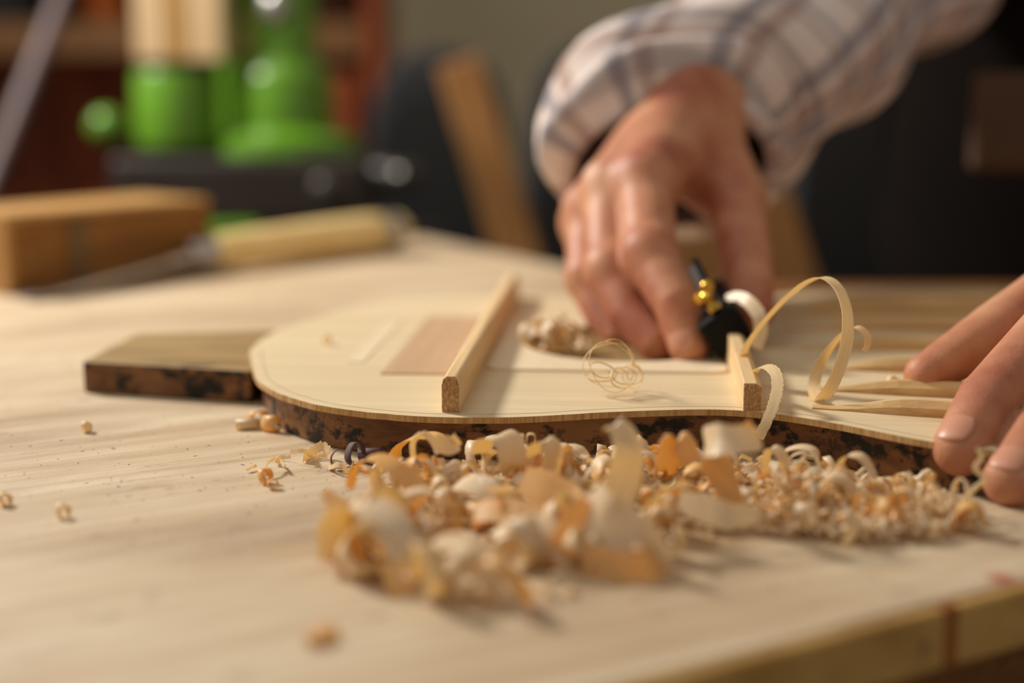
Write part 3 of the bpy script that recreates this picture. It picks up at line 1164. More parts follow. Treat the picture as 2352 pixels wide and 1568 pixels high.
cuff = [
    (Q(1538, 388, .712), (1, .10, .05), (-.03, -.34, .94), .0495, .0345),
    (Q(1534, 352, .722), (1, .08, .02), (-.04, -.34, .94), .0600, .0490),
    (Q(1545, 296, .738), (1, .0, .0), (-.06, -.33, .94), .0635, .0530),
    (fq, (.90, -.40, -.03), (-.14, -.32, .93), .059, .055),
    (fq2, (.80, -.60, .0), (-.2, -.31, .92), .056, .056),
    rr_(wrist + fd * .19, fd, .057, .057),
    rr_(elbow, (elbow - wrist) + (shR - elbow), .062, .062),
    rr_((elbow + shR) / 2, shR - elbow, .068, .068),
    rr_(shR, shR - elbow + np.array([.1, 0, 0]), .075, .075),
]
tag(sleeve('sleeve', [(c, np.array(a) / np.linalg.norm(a), np.array(b) / np.linalg.norm(b), r1, r2) for c, a, b, r1, r2 in cuff]),
    'loose plaid sleeve, open at the cuff')
fdL = elbowL - wristL
cuffL = [rb(wristL + fdL * .10, fdL, .040, .040), rb(wristL + fdL * .3, fdL, .046, .046), rb(wristL + fdL * .7, fdL, .054, .054),
         rb(elbowL, fdL + (shL - elbowL), .060, .060), rb((elbowL + shL) / 2, shL - elbowL, .066, .066),
         rb(shL, shL - elbowL - np.array([.1, 0, 0]), .075, .075)]
sleeve('sleeve', cuffL, seed=4)

def shirt(p):
    d = seg_d(p, hip + np.array([0, 0, -.05]), chest, .165, .172)
    d = smin(d, seg_d(p, shR, shL, .075, .075), .08)
    d = smin(d, seg_d(p, neck, neck + (headc - neck) * .15, .060, .060), .03)
    return d
Vs, Fs_ = bulk(shirt, [hip, chest, shR, shL, neck], .22, .011)
uvs = np.stack([Vs[:, 0], Vs[:, 2]], 1)
mesh('shirt', Vs, Fs_, MT['plaid'], person, smooth=True, uvs=uvs)

def apron_f(p):
    w_ = np.array([-.045, .0, 0])
    d = seg_d(p, np.array([.50, 1.12, -.40]), hip, .175, .178)
    d = smin(d, seg_d(p, hip + w_, chest + np.array([0, -.005, .02]) + w_, .178, .183), .03)
    dz = p[..., 2] - .42
    dz2 = -.45 - p[..., 2]
    dy = p[..., 1] - 1.10
    return np.maximum(np.maximum(d, dz), np.maximum(dz2, dy))
Vs, Fs_ = bulk(apron_f, [(.5, 1.1, -.45), (.5, 1.1, .42)], .22, .009)
mesh('apron', Vs, Fs_, MT['apron'], person, smooth=True)
bevel(box('apron_pocket', Q(2325, 280, .905), (.050, .012, .062), MT['leather'], person, rz=-.2), .005, 3)

def trousers(p):
    d = seg_d(p, hip, hip + np.array([0, 0, -.08]), .165, .16)
    for s in (-1, 1):
        d = smin(d, chain(p, [np.array([.50 + s * .09, 1.13, -.10]), np.array([.50 + s * .11, 1.12, -.48]), np.array([.50 + s * .12, 1.16, -.86])],
                          [.095, .075, .060]), .02)
    return np.maximum(d, -.87 - p[..., 2])
Vs, Fs_ = bulk(trousers, [(.5, 1.13, .0), (.5, 1.13, -.88)], .25, .012)
mesh('trousers', Vs, Fs_, MT['denim'], person, smooth=True)
for s in (-1, 1):
    def shoe(p, s=s):
        d = seg_d(p, np.array([.50 + s * .12, 1.18, -.865]), np.array([.50 + s * .15, 1.00, -.870]), .045, .040)
        return np.maximum(d, -.899 - p[..., 2])
    Vs, Fs_ = bulk(shoe, [(.5 + s * .12, 1.18, -.86), (.5 + s * .15, 1.0, -.87)], .07, .008)
    mesh('shoe', Vs, Fs_, MT['black'], person, smooth=True)
def hair(p):
    d = seg_d(p, head_pt(0, -.022, .036), head_pt(0, -.026, .056), .088, .093)
    face = seg_d(p, head_pt(0, .13, -.04), head_pt(0, .135, .045), .092, .090)
    lowcut = (-.045 - ((p - headc) @ hu))
    return np.maximum(np.maximum(d, -face), lowcut)
Vs, Fs_ = bulk(hair, [headc, headc], .17, .006)
mesh('hair', Vs, Fs_, MT['hair'], person, smooth=True)

# ================================================================== CHISEL
ch = empty('chisel', tuple(P(500, 640)))
tag(ch, 'wooden handled chisel lying across the bench in front of the green machine', 'chisel')
a = P(490, 628, 0.0)
b = P(925, 572, 0.0)
a[2] = .0150
b[2] = .0150
lathe('handle', a, b, [(0, .0100), (.03, .0122), (.12, .0126), (.35, .0134), (.6, .0146), (.78, .0150), (.85, .0146), (.86, .0135)], MT['pale'], ch)
lathe('striking_ring', a + (b - a) * .86, a + (b - a) * .93, [(0, .0138), (.1, .0146), (.9, .0146), (1, .0138)], MT['steel'], ch)
lathe('handle_end', a + (b - a) * .93, b, [(0, .0130), (.6, .0126), (1, .0095)], MT['pale'], ch)
dd = (b - a) / np.linalg.norm(b - a)
lathe('ferrule', a - dd * .020, a + dd * .002, [(0, .0070), (.1, .0085), (.9, .0095), (1, .0092)], MT['steel'], ch)
e = P(60, 691, 0.0)
bs = a - dd * .018
bd = e + np.array([0, 0, .002]) - bs
bl = np.linalg.norm(bd)
bdn, ba, bb = frame_from(bd)
V = []
for t, w_, h_ in ((0, .005, .005), (.18, .005, .004), (.26, .008, .0028), (.93, .008, .0022), (1, .008, .0004)):
    c = bs + bd * t
    for sx, sz in ((-1, -1), (1, -1), (1, 1), (-1, 1)):
        V.append(c + ba * w_ * sx + bb * h_ * sz * (.5))
Fc = []
for i in range(4):
    for j in range(4):
        q = (j + 1) % 4
        Fc.append((i * 4 + j, i * 4 + q, (i + 1) * 4 + q, (i + 1) * 4 + j))
Fc += [(3, 2, 1, 0), (16, 17, 18, 19)]
mesh('blade', V, Fc, MT['steel'], ch)

# ================================================================== WOODEN BOX
bx = empty('wooden_box', tuple(P(20, 690)))
tag(bx, 'low wooden box with a central batten standing behind the chisel blade', 'box')
f0 = P(22, 681)[:2]
f1 = P(485, 618)[:2]
du = (f1 - f0) / np.linalg.norm(f1 - f0)
dn = np.array([-du[1], du[0]])
Lb = np.linalg.norm(f1 - f0)
rzb = math.atan2(du[1], du[0])
Dp, Hb = .070, .0475
def bpt(s, t, z):
    p = f0 + du * s + dn * t
    return (p[0], p[1], z)
bevel(box('side', bpt(.0025, Dp / 2, Hb / 2), (.005, Dp, Hb), MT['box_top_lit_end'], bx, rz=rzb), .0008)  # end facing the key light, its brightness painted in by paler wood
bevel(box('side', bpt(Lb - .0025, Dp / 2, Hb / 2), (.005, Dp, Hb), MT['box'], bx, rz=rzb), .0008)
bevel(box('front_panel', bpt(Lb / 2, .004, Hb / 2 - .001), (Lb - .0102, .005, Hb - .006), MT['box'], bx, rz=rzb), .0006)
bevel(box('back_panel', bpt(Lb / 2, Dp - .004, Hb / 2 - .001), (Lb - .0102, .005, Hb - .006), MT['box'], bx, rz=rzb), .0006)
bevel(box('lid', bpt(Lb / 2, Dp / 2, Hb - .0005), (Lb + .001, Dp + .002, .005), MT['box_top_lit_end'], bx, rz=rzb), .001)
bevel(box('batten', bpt(.052, .0008, Hb / 2 - .002), (.013, .0030, Hb - .006), MT['box_dark'], bx, rz=rzb), .0006)
box('bottom_panel', bpt(Lb / 2, Dp / 2, .003), (Lb - .0102, Dp - .012, .004), MT['box'], bx, rz=rzb)

# ================================================================== GREEN MACHINE ON ITS STAND
YM = 1.50
def mz(py, Y=YM):
    return float(Q(1176, py, Y)[2])
def mx(px, Y=YM):
    return (px - 1176) / F * Y * (math.cos(PITCH) + 0.0) / math.cos(PITCH) * 1.0
def MQ(px, py, Y=YM):
    return Q(px, py, Y)
stand = empty('machine_stand', (-.27, 1.5, -.9))
tag(stand, 'dark steel stand carrying the green machine', 'stand')
zst = MQ(600, 560)[2]
x0, x1 = MQ(150, 560)[0], MQ(1000, 560)[0]
bevel(box('shelf_plate', ((x0 + x1) / 2, 1.52, zst - .01), (x1 - x0, .36, .02), MT['machine_dark'], stand), .003)
for x in (x0 + .03, x1 - .03):
    for y in (1.37, 1.67):
        box('leg', (x, y, (-.9 + zst - .02) / 2), (.03, .03, zst - .02 + .9), MT['machine_dark'], stand)
gm = empty('workshop_machine', (-.27, 1.5, zst))
tag(gm, 'green enamelled workshop machine with two upright housings on a dark base', 'machine')
def vlathe(name, px, Y, prof, m, parent, seg=36):
    c = MQ(px, 300, Y)[0]
    zs = [MQ(px, q[0], Y)[2] for q in prof]
    z0, z1 = zs[0], zs[-1]
    return lathe(name, (c, Y, z0), (c, Y, z1), [((z - z0) / (z1 - z0), q[1] * Y / F) for z, q in zip(zs, prof)], m, parent, seg)
zb0, zb1 = zst, MQ(600, 352)[2]
xa, xb = MQ(300, 400)[0], MQ(860, 400)[0]
bevel(box('base', ((xa + xb) / 2, 1.52, (zb0 + .028 + zb1) / 2), (xb - xa, .20, zb1 - zb0 - .028), MT['machine_dark'], gm), .008, 3)
vlathe('motor_housing', 655, 1.50, [(350, 170), (318, 165), (300, 120), (290, 108), (180, 108), (160, 98), (142, 78), (120, 74), (-60, 74), (-90, 60)], MT['green'], gm)
vlathe('gear_housing', 405, 1.47, [(348, 70), (330, 92), (300, 94), (170, 88), (158, 80)], MT['green'], gm)
vlathe('housing_cap', 405, 1.47, [(160, 84), (140, 84)], MT['machine_dark'], gm)
vlathe('column', 535, 1.56, [(352, 26), (-80, 26)], MT['green'], gm)
lathe('arm', MQ(300, 320, 1.47), MQ(390, 322, 1.47), [(0, .007), (1, .009)], MT['machine_dark'], gm)
lathe('ball_knob', MQ(205, 288, 1.45), MQ(285, 292, 1.45), [(0, .004), (.12, .012), (.3, .0165), (.5, .018), (.7, .0165), (.88, .012), (1, .004)], MT['green'], gm)
lathe('arm', MQ(262, 300, 1.46), MQ(310, 330, 1.47), [(0, .006), (1, .006)], MT['machine_dark'], gm)
lathe('chrome_knob', MQ(745, 432, 1.40), MQ(745, 428, 1.425), [(0, .006), (.15, .011), (.8, .012), (1, .008)], MT['dark_steel'], gm)
lathe('handle', MQ(855, 395, 1.44), MQ(965, 408, 1.42), [(0, .011), (.1, .013), (.85, .013), (1, .009)], MT['machine_dark'], gm)
lathe('handle_cap', MQ(915, 400, 1.410), MQ(930, 402, 1.405), [(0, .008), (1, .008)], MT['dark_steel'], gm)
for x in (MQ(570, 500)[0], MQ(370, 500)[0], MQ(800, 500)[0]):
    bevel(box('foot', (x, 1.46, zst + .015), (.055, .10, .03), MT['green'], gm), .006, 2)
vlathe('glint_cap', 640, 1.44, [(60, 18), (40, 30), (10, 34), (-20, 20)], MT['steel'], gm)  # steel cap added to stand in for a specular highlight disc
# boards clamped upright on the gear housing
ofc = empty('upright_offcuts', tuple(MQ(410, 140, 1.47)))
tag(ofc, 'pale upright boards standing on the green gear housing', 'wood')
for px0, px1, m in ((312, 385, 'offcut'), (388, 428, 'offcut2'), (431, 512, 'offcut')):
    xa, xb = MQ(px0, 100, 1.45)[0], MQ(px1, 100, 1.45)[0]
    za, zb_ = MQ(400, 140, 1.47)[2], MQ(400, -220, 1.47)[2]
    bevel(box('board', ((xa + xb) / 2, 1.47, (za + zb_) / 2), (xb - xa, .045, zb_ - za), MT[m], ofc), .002)

# grey metal bar leaning in front of the cabinet
bar_o = lathe('metal_bar', Q(-190, 700, 1.55), Q(210, -150, 1.75), [(0, .018), (1, .018)], MT['bar'])
# carry it down to the floor
bar_o.name = 'metal_bar'
tag(bar_o, 'grey lilac metal bar leaning diagonally before the red brown cabinet', 'bar')
pb0, pb1 = Q(10, 330, 1.62), Q(190, -130, 1.75)
dirb = (pb0 - pb1) / (pb1[2] - pb0[2])
foot = pb0 + dirb * (pb0[2] + .9)
bpy.data.objects.remove(bar_o)
tag(lathe('metal_bar', foot, Q(190, -130, 1.75), [(0, .010), (1, .010)], MT['bar']), 'grey lilac metal bar leaning diagonally before the red brown cabinet', 'bar')

# ================================================================== CABINET
cab = empty('cabinet', (-.7, 2.26, -.9))
tag(cab, 'reddish brown plank cabinet with a shelf behind the green machine', 'cabinet')
YC = 2.26
xr = Q(858, 200, YC)[0]
xl = xr - 1.15
npl = 13
wp = (xr - xl) / npl
for i in range(npl):
    bevel(box('plank', (xl + wp * (i + .5), YC + .14, -.25), (wp - .004, .018 + .004 * (i % 2), 1.28), MT['redwood'], cab), .002)
box('side', (xl - .012, YC, -.25), (.02, .32, 1.3), MT['redwood'], cab)
box('side', (xr + .012, YC, -.25), (.02, .32, 1.3), MT['redwood'], cab)
zs1 = Q(200, 92, YC - .1)[2]
for k, z in enumerate((zs1, zs1 - .42, .39)):
    bevel(box('shelf', ((xl + xr) / 2, YC - .012, z), (xr - xl - .002, .29, .05 if k == 0 else .03), MT['shelfwood'], cab), .002)
bevel(box('door', (Q(795, 200, YC)[0], YC - .17, zs1 - .26), (.075, .018, .42), MT['redwood'], cab), .002)
bevel(box('door', (Q(20, 200, YC)[0], YC - .17, zs1 - .26), (.05, .018, .42), MT['shelfwood'], cab), .002)
zt = zs1 + .026
for px, c, w_, h_, lab in ((250, 'orange', .055, .09, 'orange tin on the cabinet shelf beside the pale upright boards'),
                           (30, 'case', .10, .08, 'black box on the cabinet shelf beside the metal bar')):
    x = Q(px, 50, YC)[0]
    r_ = empty('storage_tin', (x, YC, zt))
    tag(r_, lab, 'tin')
    lathe('tin_body', (x, YC, zt), (x, YC, zt + h_ * .85), [(0, w_ * .48), (.03, w_ * .5), (1, w_ * .5)], MT[c], r_)
    lathe('lid', (x, YC, zt + h_ * .85), (x, YC, zt + h_), [(0, w_ * .53), (.8, w_ * .53), (1, w_ * .48)], MT['case_trim'], r_)

# ================================================================== INSTRUMENT CASES AND PLANKS
def case(pxc, ptop, wpx, Y, m, label):
    c = Q(pxc, 300, Y)[0]
    zt = Q(pxc, ptop, Y)[2]
    W_ = wpx / F * Y
    root = empty('instrument_case', (c, Y, -.9))
    tag(root, label, 'case')
    Ht = zt + .9
    pts = [(-.5, 0), (.5, 0), (.56, .12), (.58, .30), (.47, .50), (.40, .58), (.46, .72), (.50, .84), (.44, .94), (.28, .985), (0, 1), (-.28, .985),
           (-.44, .94), (-.50, .84), (-.46, .72), (-.40, .58), (-.47, .50), (-.58, .30), (-.56, .12)]
    q = catmull([(a * W_, b * Ht, 0) for a, b in pts] + [(pts[0][0] * W_, 0, 0)], 80)[:-1, :2]
    q[:, 1] = np.clip(q[:, 1], 0, None)
    def slab(name, s, y0, y1, mm):
        V, Fc = [], []
        for y in (y0, y1):
            for a, b in q:
                V.append((c + a * s, Y + y, -.9 + (b - Ht / 2) * (s if s < 1 else 1) + Ht / 2))
        n = len(q)
        for i in range(n):
            j = (i + 1) % n
            Fc.append((i, j, n + j, n + i))
        Fc.append(tuple(range(n))[::-1])
        Fc.append(tuple(range(n, 2 * n)))
        return mesh(name, V, Fc, mm, root)
    bevel(slab('shell', 1.0, -.055, .055, m), .02, 4)
    slab('lid_panel', .90, -.062, -.050, MT['case_trim'])
    for k in (.25, .55, .80):
        bevel(box('latch', (c + W_ * .44, Y - .062, -.9 + Ht * k), (.02, .012, .03), MT['dark_steel'], root), .002)
    bevel(box('handle', (c - W_ * .1, Y - .075, -.9 + Ht * .45), (.10, .02, .022), MT['case_trim'], root), .006, 2)
    return root
case(1012, 112, 325, 1.95, MT['case'], 'black instrument case standing between the cabinet and the leaning plank')
case(1390, 88, 370, 1.79, MT['case'], 'black instrument case standing behind the plaid cuff')
case(1930, 95, 250, 1.55, MT['case_blue'], 'dark blue instrument case standing beside the person')

def plank(pt, pb, w, Y, label, th=.018):
    """pt, pb pixel ends in view (top, lower); carried down to the floor"""
    a, b = Q(*pt, Y), Q(*pb, Y)
    d = (b - a) / (a[2] - b[2])
    low = a + d * (a[2] + .9 - .002 - w * .3)
    low[1] = a[1] - .0
    L = np.linalg.norm(low - a)
    dz = (a - low) / L
    dy = np.array([0, 1.0, 0])
    dx = np.cross(dy, dz)
    o = bevel(box('plank', (a + low) / 2, (w, th, L), MT['plank'], None, basis=np.array([dx, dy, dz])), .003)
    tag(o, label, 'plank')
    return o
plank((1052, 140), (1190, 590), .047, 1.50, 'tan plank leaning in front of the black case, between cabinet and cuff')
plank((1640, 420), (1735, 700), .125, 1.32, 'wide tan plank standing behind the hand that holds the plane')

# ================================================================== SHAVINGS
def shaving(name, pts, wdir, width, mat='shav', label=None, n=70, thick=.0003, rag=.05, cup=0.0, seed=0, cat='shaving', group=None, kind=None):
    path = catmull(pts, n)
    wd = np.array(wdir, float)
    if wd.ndim == 2:
        wd = catmull(wd, n)
    ww = np.array(width, float)
    if ww.ndim == 1:
        ww = np.interp(np.linspace(0, 1, n), np.linspace(0, 1, len(ww)), ww)
    V, Fc, uv = ribbon_geo(path, wd, ww, thick, rag, cup, seed)
    o = mesh(name, V, Fc, MT[mat], None, smooth=True, uvs=uv)
    e = o.modifiers.new('es', 'EDGE_SPLIT')
    e.split_angle = math.radians(50)
    tag(o, label, cat, group, kind)
    return o

def QS(lst):
    return [Q(*t) for t in lst]

shaving('wood_shaving', QS([(1706, 822, .522), (1722, 785, .520), (1762, 732, .517), (1810, 682, .513), (1855, 648, .508), (1893, 638, .502), (1926, 662, .496),
                            (1945, 715, .490), (1946, 775, .486), (1932, 835, .484), (1908, 890, .486), (1882, 914, .492), (1869, 893, .500), (1878, 852, .506),
                            (1903, 806, .508), (1935, 768, .507), (1966, 752, .505), (1990, 768, .503), (1992, 792, .502), (1984, 805, .502)]),
        [(.5, .85, .1), (.6, .8, .0), (.85, .5, 0), (.9, .4, .1), (.8, -.5, .3), (.9, -.35, .1), (.8, .6, 0), (.8, .6, .1), (.8, .6, .1)],
        [.0085, .0064, .0048, .0043, .0043, .0043, .0043, .0040, .0036, .0034], 'shav_loop', 'tall looping ribbon shaving rising from the brace behind the second fingertip',
        n=170, rag=.04, cup=.03)
shaving('wood_shaving', QS([(1733, 858, .500), (1742, 845, .492), (1762, 842, .486), (1780, 855, .480), (1786, 885, .474), (1778, 925, .468), (1762, 965, .464), (1742, 1005, .462)]),
        [(.9, .1, .5), (.9, -.2, .3), (1, -.2, .1), (1, -.2, .2)], [.0030, .0036, .0038, .0040, .0038, .0034], 'shav_loop',
        'short ribbon shaving hanging from the brace end over the soundboard edge', n=70, rag=.12)
shaving('wood_shaving', QS([(1664, 686, .575), (1690, 680, .570), (1718, 692, .562), (1742, 722, .556), (1748, 760, .552), (1738, 800, .548)]),
        [(.2, .6, .75), (.5, .45, .7), (.8, .3, .2)], [.0035, .0048, .0056, .0054, .0040], 'shav', 'white curved shaving bent over the black plane beside the thumb', n=50)

def coil(name, c, r, turns, axis, width, pitch, mat, label, seed, thick=.00025, start=0, group=None, sq=1.0, n=None, r1=None, cup=0.0, rag=.05):
    d, e1, e2 = frame_from(axis, (0.02, .1, 1))
    n = n or int(26 * turns + 12)
    rr = np.random.default_rng(seed)
    p1, p2 = rr.uniform(0, 6.28, 2)
    r1 = r if r1 is None else r1
    pts = []
    for i in range(n):
        t = i / (n - 1)
        a = start + t * turns * 2 * math.pi
        q = (r + (r1 - r) * t) * (1 + .12 * math.sin(2.3 * a + p1))
        pts.append(np.array(c) + e1 * q * math.cos(a) + e2 * q * sq * math.sin(a) + d * (pitch * t * turns + .12 * r * math.sin(a * .7 + p2)))
    pts = np.array(pts)
    low = pts[:, 2].min() - (abs(d[2]) * width / 2)
    V, Fc, uv = ribbon_geo(pts, d, width, thick, rag, cup, seed)
    o = mesh(name, V, Fc, MT[mat], None, smooth=True, uvs=uv)
    tag(o, label, 'shaving', group)
    return o

# thin wiry curls on the rosette patch
zb = ZB + .0012
def wire(seed, cpx, cpy, rx, turns, label, w=.0006, ax_=(.25, -1, .1), sq=1.0, start=0):
    c = P(cpx, cpy, ZB)
    return coil('wiry_shaving', (c[0], c[1], zb + rx * sq * 1.02), rx, turns, ax_, w, .0030, 'shav_loop', label, seed, thick=.00022, start=start, sq=sq)
wire(3, 1395, 900, .0088, 2.3, 'thin wiry shaving coil with two high loops on the pale reinforcement', sq=1.0)
wire(5, 1420, 905, .0058, 2.2, 'thin wiry shaving knot low in the middle of the soundboard', ax_=(.6, -.7, .5), sq=.7)
wire(8, 1445, 895, .0042, 1.4, 'small wiry loop at the side of the high coil', ax_=(.5, -1, 0), sq=1.0)
wire(11, 1380, 905, .0048, 1.8, 'flat wiry curl lying under the high coil', ax_=(.1, -.5, .9), sq=.9)

# curls in the sound hole
gl = ['broad pale curl leaning on the rim of the sound hole', 'pale curled shaving in the middle of the sound hole pile', 'pale curl in the sound hole beside the wrist shadow',
      'small pale curl at the back of the sound hole pile', 'pale flat curl behind the others in the sound hole']
for i, (px, py, r_, w_, axx) in enumerate(((1222, 806, .0062, .0045, (.7, -.6, .2)), (1262, 808, .0066, .0048, (.8, -.3, .3)), (1300, 806, .0062, .0042, (.5, -.8, .1)),
                                           (1280, 784, .0055, .0040, (.9, .2, .2)), (1325, 812, .0048, .0036, (.3, -.9, .3)))):
    c = P(px, py, ZM)
    coil('wood_shaving', (c[0], c[1], ZM + r_ * 1.08), r_, 1.25, axx, w_, .003, 'shav', gl[i], 30 + i, start=i * 1.3)

# dark curls and stringy shavings on the bench, left of the pile
def flatstring(name, lst, w, mat, label, seed, z=.0008, amp=.0015):
    rr = np.random.default_rng(seed)
    pts = []
    for i, (px, py) in enumerate(lst):
        p = P(px, py)
        p[2] = z + abs(rr.normal(0, amp))
        pts.append(p)
    return shaving(name, pts, (.2, .3, 1), w, mat, label, n=60, thick=.00025, rag=.3, seed=seed)
flatstring('wood_string', [(566, 1086), (590, 1080), (602, 1100), (620, 1088), (640, 1078), (655, 1088), (650, 1072), (632, 1070), (640, 1058), (668, 1060)], .0011, 'shav',
           'thin stringy shaving trailing on the bench below the mould edge', 2)
flatstring('wood_string', [(668, 1062), (700, 1066), (720, 1058), (745, 1056), (760, 1062), (757, 1080), (780, 1092), (800, 1090), (812, 1076)], .0016, 'shav',
           'stringy shaving joining the dark bark flake', 3)
flatstring('wood_string', [(698, 1064), (712, 1052), (740, 1050), (758, 1056)], .0032, 'shav', 'short flat ribbon bit resting over the string shavings', 4, z=.0015)
c = P(606, 1110)
coil('wood_shaving', (c[0], c[1], .0022), .0022, 1.2, (.8, -.4, .4), .0022, .001, 'shav_gold', 'tiny golden curl under the stringy shaving', 40)
c = P(626, 1122)
coil('wood_shaving', (c[0], c[1], .0016), .0015, 1.1, (.3, -.9, .2), .0020, .001, 'shav_gold', 'tiny golden crumb curl on the bench, nearer than the string', 41)
c = P(566, 986)
coil('wood_shaving', (c[0], c[1], .0020), .0017, 1.4, (1, .1, .05), .0080, .001, 'shav', 'white rolled shaving lying beside the mould at the rounded end', 42)
c = P(622, 990)
coil('wood_shaving', (c[0], c[1], .0030), .0026, .85, (.9, -.45, .1), .0060, .001, 'shav_gold', 'golden rolled shaving touching the rounded end of the mould', 43)
c = P(590, 975)
coil('wood_shaving', (c[0], c[1], .0030), .0026, .7, (.6, -.7, .2), .0050, .001, 'shav_gold', 'golden curl behind the white roll at the mould', 44)
for i, (px, py, l) in enumerate(((815, 1070, 'purple brown bark flake beside the string shavings'), (790, 1078, 'dark bark curl standing at the foot of the mould'),
                                 (850, 1064, 'long dark bark strip lying at the foot of the mould'))):
    c = P(px, py)
    coil('bark_flake', (c[0], c[1], .0042 if i != 2 else .0026), (.0036, .0040, .0024)[i], (.9, .55, .8)[i], ((.6, -.8, .2), (.3, -.9, .2), (.9, -.3, .1))[i],
         (.0042, .0022, .0085)[i], .002, 'shav_dark', l, 50 + i, start=(0, 2.2, 0)[i])

# little golden blobs of shaving on the bench and on the board
for i, (px, py, z, l) in enumerate(((196, 992, 0, 'tiny golden curl alone on the open bench, in line with the neck block'), (8, 1160, 0, 'pale curl lying at the edge of the picture on the open bench'),
                                    (142, 1188, 0, 'tiny white curl alone low on the open bench'), (748, 790, ZB, 'small golden flake on the rounded end of the soundboard'),
                                    (2046, 888, ZB, 'white curl lying before the thumb tip on the strut'))):
    c = P(px, py, z)
    coil('wood_shaving', (c[0], c[1], z + .0021), .0019, 1.1, (.9, -.2 - .2 * i, .1), .0022, .001, 'shav', l, 60 + i)

# ---- hero curls of the pile
def hero(pts, wdir, width, mat, label, seed=0, n=60, cup=0.0, rag=.06):
    return shaving('wood_shaving', QS(pts), wdir, width, mat, label, n=n, rag=rag, cup=cup, seed=seed)

H_ = hero
H_([(915, 1060, .468), (912, 1035, .463), (935, 1010, .457), (975, 1000, .452), (1010, 1008, .448), (1030, 1035, .446)], [(.3, .9, -.3), (.3, .9, 0), (.2, 1, 0)], [.004, .009, .010, .008, .003], 'shav_gold',
   'golden folded shaving leaning on the mould above the bark strip', 1)
H_([(950, 1055, .440), (948, 1018, .438), (962, 1000, .437), (980, 998, .437), (1000, 1020, .436), (1010, 1040, .432)], [(.9, .3, 0), (1, 0, .2)], [.0018, .0020, .0022, .0030], 'shav',
   'narrow hooked shaving at the mould ending in a square tab', 2)
H_([(1000, 1012, .432), (1025, 1022, .431), (1042, 1018, .430), (1052, 1006, .431)], [(.2, 0, 1), (.2, .1, 1)], [.0050, .0062, .0060, .0052], 'shav', 'square pale shaving tab standing before the mould', 3)
H_([(805, 1122, .412), (812, 1085, .413), (838, 1058, .415), (870, 1052, .415), (905, 1070, .412), (940, 1100, .410), (975, 1135, .408)], [(.3, .9, .1), (.5, .8, .1), (.6, .7, .3)], [.006, .0072, .0075, .0078, .007],
   'shav_gold', 'orange arched shaving at the far side of the pile, over bare bench', 4, n=70)
H_([(1135, 1140, .402), (1105, 1118, .405), (1070, 1108, .409), (1040, 1120, .412), (1034, 1145, .410)], [(.5, .8, .2), (.3, .9, .1)], [.009, .012, .012, .009], 'shav', 'broad arched curl bridging a dark gap in the pile', 5)
H_([(1110, 1175, .395), (1135, 1185, .391), (1160, 1168, .389), (1162, 1135, .392), (1140, 1118, .398)], [(.4, .9, 0), (.5, .8, 0)], [.006, .008, .009, .007], 'shav_gold', 'golden ring shaving facing the camera in the pile', 6)
H_([(1105, 1040, .436), (1118, 1010, .434), (1150, 1002, .432), (1172, 1022, .430), (1170, 1060, .428), (1150, 1085, .428)], [(.8, .5, .1), (.8, .6, .1)], [.007, .010, .011, .010, .007], 'shav', 'tall rolled shaving standing by the mould, below the first brace', 7)
H_([(1225, 1045, .424), (1232, 1022, .422), (1255, 1015, .421), (1270, 1040, .420), (1262, 1085, .420), (1240, 1108, .420)], [(.8, .6, .1), (.8, .6, 0)], [.005, .007, .008, .008, .006], 'shav',
   'pale hooked curl between the two tall rolls', 8)
H_([(1398, 985, .400), (1412, 978, .398), (1432, 998, .397), (1442, 1040, .396), (1432, 1095, .396), (1412, 1150, .394), (1398, 1220, .390)], [(.9, .2, .4), (1, .2, .2), (1, 0, 0)],
   [.004, .006, .008, .010, .011, .012], 'shav', 'tallest upright shaving with a hooked white tip in the middle of the pile', 9, cup=.05, n=80)
H_([(1315, 1330, .364), (1322, 1255, .366), (1338, 1190, .369), (1355, 1150, .372)], [(1, .3, 0), (1, .4, 0)], [.012, .013, .011, .006], 'shav_gold', 'wide golden upright shaving at the front of the pile', 10, cup=.1)
H_([(1360, 1130, .374), (1380, 1200, .366), (1440, 1260, .360), (1500, 1290, .357), (1545, 1300, .356)], [(.3, .5, 1), (.1, .4, 1), (0, .3, 1)], [.010, .019, .020, .016, .008], 'shav',
   'large fan shaped shaving lying forward at the front of the pile', 11, cup=.12, n=70)
H_([(1340, 1300, .358), (1400, 1310, .354), (1470, 1318, .353), (1535, 1312, .355)], [(0, .5, 1), (0, .3, 1)], [.010, .011, .010, .006], 'shav_gold', 'golden wide strip along the foot of the fan shaped shaving', 12)
H_([(770, 1290, .362), (768, 1220, .366), (800, 1172, .369), (850, 1165, .368), (900, 1210, .362), (925, 1290, .355), (905, 1350, .352)], [(.6, .8, 0), (.6, .8, .1), (.6, .8, .1)],
   [.010, .012, .013, .013, .012, .008], 'shav', 'big blurred curl at the near corner of the pile with a golden side', 13, cup=.04, n=80)
H_([(775, 1225, .372), (790, 1260, .366), (830, 1300, .362), (870, 1290, .362)], [(.6, .8, .3), (.4, .9, .2)], [.010, .011, .011, .008], 'shav_gold', 'orange inner turn of the big corner curl', 14)
H_([(745, 1128, .392), (775, 1160, .388), (800, 1182, .385), (830, 1170, .384), (850, 1150, .386)], [(.4, .6, .7), (.2, .5, .9)], [.003, .006, .007, .005], 'shav_gold', 'orange pointed chip sticking out at the side of the pile', 15)
H_([(850, 1155, .390), (880, 1140, .390), (940, 1190, .382), (985, 1240, .374), (1010, 1290, .368)], [(.5, .8, .3), (.5, .8, .2)], [.007, .010, .011, .009], 'shav', 'broad pale ribbon running forward from the corner curl', 16)
